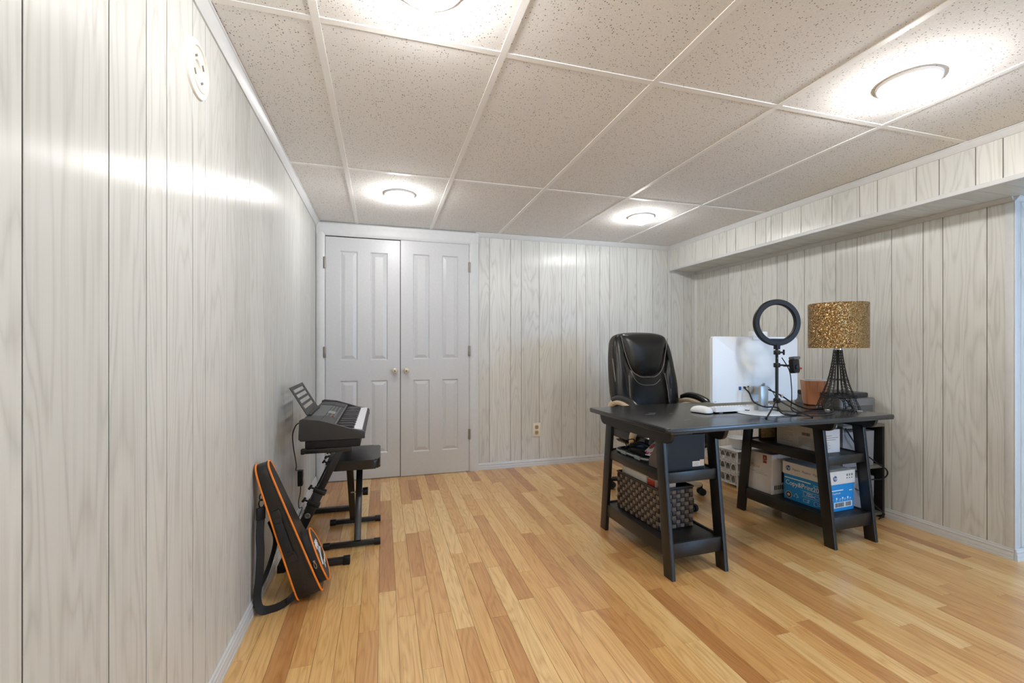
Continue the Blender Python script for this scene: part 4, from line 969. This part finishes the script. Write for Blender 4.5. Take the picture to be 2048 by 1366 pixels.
cpn = slab(PY0+.215, PY1-.215, -.375, -.302, 'grey_plastic', 'control_panel', .0015, .006)
cp2 = slab(PY0+.215, PY1-.215, -.300, -.236, 'dark_plastic', 'control_panel', .0015, .006)
slab(2.74, 2.83, -.315+.016, -.262, 'tray_grey', 'display', .0028, .003, cp2)
bt = MB().box((-.004, -.0065, 0), (.004, .0065, .004), .001, 1).build('button', 'tray_grey', cp2)
first = True
for i in range(12):
    for j in range(3):
        y = PY0+.235+i*.036; x = -.292+j*.019
        if 2.72 < y < 2.84 and j < 2: continue
        q = bt if first else cop(bt, cp2); first = False
        q.location = (x, y, .731-.020*(x+.30)/.072+.001)
rbn = MB().box((-.005, -.010, 0), (.005, .010, .004), .001, 1).build('power_button', 'bright_red', cp2); rbn.location = (-.262, 2.655, .7225)
slab(PY0+.028, PY1-.028, -.2345, -.2275, 'grey_plastic', 'front_strip', .002, .002)
NW = 36; kwid = (PY1-PY0-.056)/NW
wk = MB().box((-.2235, .0004, .666), (PXF-.014, kwid-.0005, .688), .0012, 1).build('white_key', 'key_white', pk, smooth=0); wk.location = (0, PY0+.028, 0)
for i in range(1, NW): cop(wk, pk, (0, PY0+.028+i*kwid, 0))
bkp = [(-.2235, .686), (-.2235, .702), (-.150, .7005), (-.139, .688), (-.139, .686)]
bkk = MB().prism(bkp, (0, -.0056, 0), (1, 0, 0), (0, 0, 1), (0, .0112, 0), .0012, 1).build('black_key', 'key_black', pk); first = True
for i in range(NW-1):
    if i % 7 in (2, 6): continue
    y = PY0+.028+(i+1)*kwid
    if first: bkk.location = (0, y, 0); first = False
    else: cop(bkk, pk, (0, y, 0))
MB().box((PXF-.0135, PY0+.026, .660), (PXF-.001, PY1-.026, .676), .002).build('key_slip', 'dark_plastic', pk)
# music rest: bars around four long slots
MR0 = V3(-.386, 0, .742); MRU = V3(-.50, 0, .866).normalized(); ya, yb2 = 2.58, 2.975; MH = .172
mr = MB(); th_ = V3(.003, 0, .0017)
def mbar(y0, y1, h0, h1): mr.prism([(y0, h0), (y1, h0), (y1, h1), (y0, h1)], MR0, (0, 1, 0), MRU, th_)
mbar(ya, ya+.045, 0, MH); mbar(yb2-.045, yb2, 0, MH)
slots = [(.034, .054), (.068, .088), (.102, .122), (.134, .152)]
hs = [0]+[v for s_ in slots for v in s_]+[MH]
for k in range(0, len(hs), 2): mbar(ya+.045, yb2-.045, hs[k], hs[k+1])
mr = mr.build('music_rest', 'dark_plastic', pk, smooth=0)
MB().prism([(ya, 0), (yb2, 0), (yb2, .022), (ya, .022)], MR0+V3(.002, 0, .001), (0, 1, 0), V3(.86, 0, .10), V3(-.0003, 0, .004)).build('ledge', 'dark_plastic', mr, smooth=0)

# Z-shaped stand
ps = empty('piano_stand', (0, 0, 0)); tag(ps, 'black folding metal stand under the electronic piano', 'stand')
for y in (2.425, 3.205):
    ft = MB().bar((-.492, y, .0185), (-.160, y, .0185), .030, .030, .003, side=(0, 1, 0)).build('foot_bar', 'black_tube', ps)
    for x in (-.490, -.188): MB().box((x-.004, y-.0185, .0), (x+.030, y+.0185, .0365), .003).build('end_cap', 'black_plastic', ft)
    P0, P1 = V3(-.468, y+.006, .035), V3(-.205, y+.006, .585)
    d_ = (P1-P0)
    lo = MB().bar(P0, P0+d_*.62, .030, .046, .003, side=(0, 1, 0)).build('leg_sleeve', 'black_tube', ps)
    MB().bar(P0+d_*.60, P1, .022, .032, .003, side=(0, 1, 0)).build('leg_tube', 'black_tube', ps)
    for f in (.52, .63):
        c = P0+d_*f; cl = MB().bar(c-d_*.018, c+d_*.018, .040, .062, .003, side=(0, 1, 0)).build('clamp', 'black_tube', ps)
        dn = V3(-d_.z, 0, d_.x).normalized()
        MB().tube([c+dn*.028, c+dn*.052], .005, 8).tube([c+dn*.050-V3(0, .012, 0), c+dn*.050+V3(0, .012, 0)], .006, 8).tube([c+dn*.048+d_.normalized()*.012, c+dn*.052-d_.normalized()*.012], .006, 8).build('thumb_screw', 'black_plastic', cl)
    for f in (.28, .42):
        c = P0+d_*f; MB().lathe([(0, 0), (.013, 0), (.014, .003), (.012, .006), (.008, .006), (.0075, .003), (0, .003)], c-V3(0, .015, 0), 18, Matrix.Rotation(PI/2, 4, 'X')).build('bolt', 'pewter', ps)
    ta = MB().bar((-.386, y+.006, .585), (-.150, y+.006, .585), .026, .024, .003, side=(0, 1, 0)).build('top_arm', 'black_tube', ps)
    MB().box((-.390, y-.009, .571), (-.372, y+.021, .597), .003).build('rubber_stop', 'black_plastic', ta)
    MB().tube([(-.255, y+.006, .555), (-.275, y+.006, .548)], .005, 8).tube([(-.275, y-.008, .548), (-.275, y+.020, .548)], .006, 8).build('thumb_screw', 'black_plastic', ta)
MB().bar((-.345, 2.425, .290), (-.345, 3.205, .290), .022, .022, .002, side=(1, 0, 0)).build('cross_bar', 'black_tube', ps)

# bench
pn = empty('piano_bench', (0, 0, 0)); tag(pn, 'black padded piano bench with folding metal legs', 'bench')
co = rrect(-.290, 2.590, -.010, 2.985, .045, 9)
ct = MB().prism(co, (0, 0, .432), (1, 0, 0), (0, 1, 0), (0, 0, .050), .016, 4); ct.build('cushion', 'black_leather', pn)
MB().box((-.255, 2.63, .420), (-.035, 2.95, .4325), .002).build('seat_board', 'black_plastic', pn)
for y, yt, xo, nm in ((2.615, 2.90, -.132, 0), (2.965, 2.68, -.176, 1)):
    ft = MB().bar((-.300, y, .0185), (-.020, y, .0185), .026, .026, .003, side=(0, 1, 0)).build('foot_bar', 'black_tube', pn)
    for x in (-.310, -.044): MB().tube([(x, y, .0185), (x+.034, y, .0185)], .0185, 12).build('foot_cap', 'black_plastic', ft)
    MB().bar((xo, y, .030), (xo, yt, .421), .036, .026, .003, side=(1, 0, 0)).build('leg', 'black_tube', pn)
MB().tube([(-.178, 2.79, .250), (-.082, 2.79, .250)], .006, 10).build('pivot_bolt', 'steel', pn)
MB().tube([(-.112, 2.79, .250), (-.082, 2.79, .250)], [.022, .024], 16).build('knob', 'black_plastic', pn)
MB().box((-.145, 2.70, .405), (-.115, 2.88, .421), .002).build('rack_rail', 'black_tube', pn)

# power adapter on the left wall
ad = empty('wall_adapter', (XL, 3.115, .270)); tag(ad, 'small black power adapter plugged in low on the left wall', 'adapter')
MB().box((.002, -.024, -.048), (.032, .024, .048), .004).build('body', 'black_plastic', ad)
MB().box((0, -.030, -.055), (.0035, .030, .055), .001).build('cover_plate', 'outlet_ivory', ad)
MB().box((.031, -.010, -.022), (.033, .012, .006), .001).build('indicator', 'green_led', ad)
cord('piano_cable', [(-.400, 2.46, .725), (-.420, 2.47, .71), (-.440, 2.50, .66), (-.445, 2.55, .585), (-.455, 2.66, .50), (-.470, 2.78, .43), (-.485, 2.86, .385), (-.490, 3.02, .345), (-.492, 3.11, .319)], .0030, 'black_plastic', 'thin black cable from the electronic piano down to the wall adapter')
cord('adapter_cable', [(-.500, 3.105, .222), (-.496, 3.07, .19), (-.498, 3.02, .15), (-.490, 2.99, .12), (-.478, 3.02, .11), (-.487, 2.96, .075), (-.480, 2.86, .066), (-.472, 2.84, .02), (-.455, 2.88, .006), (-.440, 2.82, .0045), (-.450, 2.74, .0045)], .0026, 'black_plastic', 'black cable hanging below the wall adapter onto the floor')

# ================================================================== gig bag leaning on the left wall
gb = empty('ukulele_bag', (-.345, 2.084, .0)); tag(gb, 'black ukulele bag with orange piping leaning on the left wall', 'gig bag')
al = math.radians(15.4); GL_ = V3(-math.sin(al), -.03, math.cos(al)).normalized(); GT = V3(math.cos(al), .06, math.sin(al)).normalized(); GW = V3(-.05, 1, .03).normalized()
GO = V3(0, 0, .0)
ol = smooth2([(.075, .006), (.022, .014), (.003, .060), (.0, .20), (.0, .40), (.004, .560), (.018, .612), (.052, .628), (.086, .612), (.104, .56), (.135, .40), (.170, .28), (.200, .22), (.226, .14), (.220, .065), (.180, .020), (.125, .006)], 5)
def thick(l): return .104-.052*min(1, l/.62)
def gp(w, l, f): return GO+GW*w+GL_*l+GT*(thick(l)*f*(1-.55*w*f))
t = bmesh.new(); n = len(ol); lay = [0, .06, .5, .94, 1]; ins_ = [.985, 1, 1.004, 1, .985]
cxw, cxl = .10, .28; R = []
for f, k in zip(lay, ins_): R.append([t.verts.new(gp(cxw+(w-cxw)*k, cxl+(l-cxl)*(1-(1-k)*.4), f)) for w, l in ol])
for i in range(len(R)-1):
    for k in range(n): t.faces.new((R[i][k], R[i][(k+1) % n], R[i+1][(k+1) % n], R[i+1][k]))
t.faces.new(R[0][::-1]); t.faces.new(R[-1])
m = MB(); m._merge(t); body = m.build('bag_body', 'nylon_glossy', gb, smooth=40)
for f in (.02, .98): MB().tube([gp(w, l, f if w < .1 else f*.93) for w, l in ol], .0040, 8, closed=True).build('piping', 'orange_piping', gb)
MB().tube([gp(w, l, .84) for w, l in ol if l > .10], .0022, 6).build('zipper', 'webbing', gb)
# front pocket
pol = smooth2([(.028, .085), (.05, .035), (.115, .020), (.180, .045), (.200, .11), (.185, .19), (.13, .255), (.08, .262), (.045, .22), (.028, .15)], 4)
t = bmesh.new(); n = len(pol); R = []
for h in (0, .006, .030, .034):
    k = 1.0 if h < .03 else .985
    R.append([t.verts.new(gp(.113+(w-.113)*k, .142+(l-.142)*k, 1)+GT*(h-.002)) for w, l in pol])
for i in range(3):
    for k in range(n): t.faces.new((R[i][k], R[i][(k+1) % n], R[i+1][(k+1) % n], R[i+1][k]))
t.faces.new(R[-1]); t.faces.new(R[0][::-1])
m = MB(); m._merge(t); pk_ = m.build('front_pocket', 'fabric_black', gb, smooth=40)
MB().tube([gp(w, l, 1)+GT*.031 for w, l in pol], .004, 8, closed=True).build('piping', 'orange_piping', pk_)
zp = MB(); z0 = gp(.033, .135, 1)+GT*.012-GW*.010
zp.tube([z0+GL_*(.014*math.cos(a)-.006)+GT*.0045*math.sin(a) for a in [i*PI/8 for i in range(16)]], .0018, 6, closed=True); zp.box((-.004, -.004, -.004), (.004, .004, .004), .001, mtx=Matrix.Translation(z0+GL_*.014))
zp.build('zipper_pull', 'zip_silver', pk_)
# white palm-tree emblem and script on the pocket
def fp(w, l): return gp(w, l, 1)+GT*.0336
em = MB()
def wl(pts, r): em.tube(smoothpts([fp(w, l) for w, l in pts], 4), r, 5)
wl([(.060, .105), (.095, .138), (.150, .150)], .0030); wl([(.100, .140), (.094, .165), (.085, .192)], .0022); wl([(.124, .146), (.124, .165), (.118, .188)], .0018)
for cx, cy, r in ((.085, .192, .024), (.118, .188, .018)):
    for a in (10, 60, 120, 170, 215, 325):
        ca, sa = math.cos(math.radians(a)), math.sin(math.radians(a)); wl([(cx, cy), (cx+ca*r*.6, cy+sa*r*.6+.004), (cx+ca*r, cy+sa*r*.8-.004)], .0018)
em.build('palm_emblem', 'print_white', pk_)
tx_ = text('script_print', 'Dean', .040, 'print_white', pk_, (0, 0, 0), (0, 0, 0), shear=.35, ext=.0004, bold=.0006)
ax_x = (GW*.94+GL_*.34).normalized(); ax_z = GT; ax_y = ax_z.cross(ax_x).normalized()
ax_x = ax_y.cross(ax_z).normalized(); pz = fp(.085, .072)
tx_.matrix_local = Matrix(((ax_x.x, ax_y.x, ax_z.x, pz.x), (ax_x.y, ax_y.y, ax_z.y, pz.y), (ax_x.z, ax_y.z, ax_z.z, pz.z), (0, 0, 0, 1)))
# side handle on the near edge
hd = MB()
def sp(l, f, o): return gp(0, l, f)-GW*o
A0, A1 = .225, .395
q = [sp(A0, .40, .004), sp(A0+.02, .40, .010), sp(.31, .40, .016), sp(A1-.02, .40, .010), sp(A1, .40, .004)]
for a_, b_ in zip(q[:-1], q[1:]): hd.bar(a_, b_, .028, .006, .001, side=GT)
hd.build('handle', 'webbing', gb)
for l in (A0-.012, A1+.012): MB().bar(sp(l-.022, .40, .003), sp(l+.022, .40, .003), .036, .005, .001, side=GT).build('handle_patch', 'nylon_glossy', gb)
# shoulder strap with buckle
def ribbon(pts, w, nrm, th=.002):
    m = MB(); P = smoothpts(pts, 6)
    t = bmesh.new(); R = []
    for i, p in enumerate(P):
        d = (P[min(i+1, len(P)-1)]-P[max(i-1, 0)]).normalized(); s = d.cross(Vector(nrm)).normalized(); u = s.cross(d).normalized()
        R.append([t.verts.new(p+s*w/2+u*th), t.verts.new(p-s*w/2+u*th), t.verts.new(p-s*w/2-u*th), t.verts.new(p+s*w/2-u*th)])
    for i in range(len(R)-1):
        for k in range(4): t.faces.new((R[i][k], R[i][(k+1) % 4], R[i+1][(k+1) % 4], R[i+1][k]))
    t.faces.new(R[0]); t.faces.new(R[-1][::-1]); m._merge(t); return m
stp = ribbon([(-.140, -.012, .40), (-.142, -.020, .33), (-.140, -.020, .25), (-.145, -.022, .14), (-.152, -.020, .07), (-.138, -.030, .025), (-.095, -.022, .015), (-.040, -.006, .03), (.0, .012, .06)], .034, (1, -.9, 0)).build('strap', 'webbing', gb)
ribbon([(-.120, .05, .36), (-.100, .06, .27), (-.128, .05, .15), (-.160, .01, .075), (-.160, -.012, .03)], .030, (1, -.4, 0)).build('strap', 'webbing', gb)
MB().box((-.018, -.006, -.026), (.018, .006, .026), .003, mtx=Matrix.Translation((-.140, -.014, .415)) @ Matrix.Rotation(.8, 4, 'Z')).build('buckle', 'black_plastic', stp)
MB().tube([V3(-.138, -.010, .455)+V3(.010*math.cos(a), .004*math.cos(a), .018*math.sin(a)) for a in [i*PI/6 for i in range(12)]], .003, 6, closed=True).tube([V3(-.136, -.006, .482)+V3(.009*math.cos(a), .008*math.cos(a), .015*math.sin(a)) for a in [i*PI/6 for i in range(12)]], .003, 6, closed=True).build('clip_rings', 'black_plastic', stp)
MB().box((-.012, -.004, -.012), (.012, .004, .012), .002, mtx=Matrix.Translation((-.035, -.008, .036)) @ Matrix.Rotation(.6, 4, 'Z')).build('slider', 'black_plastic', stp)
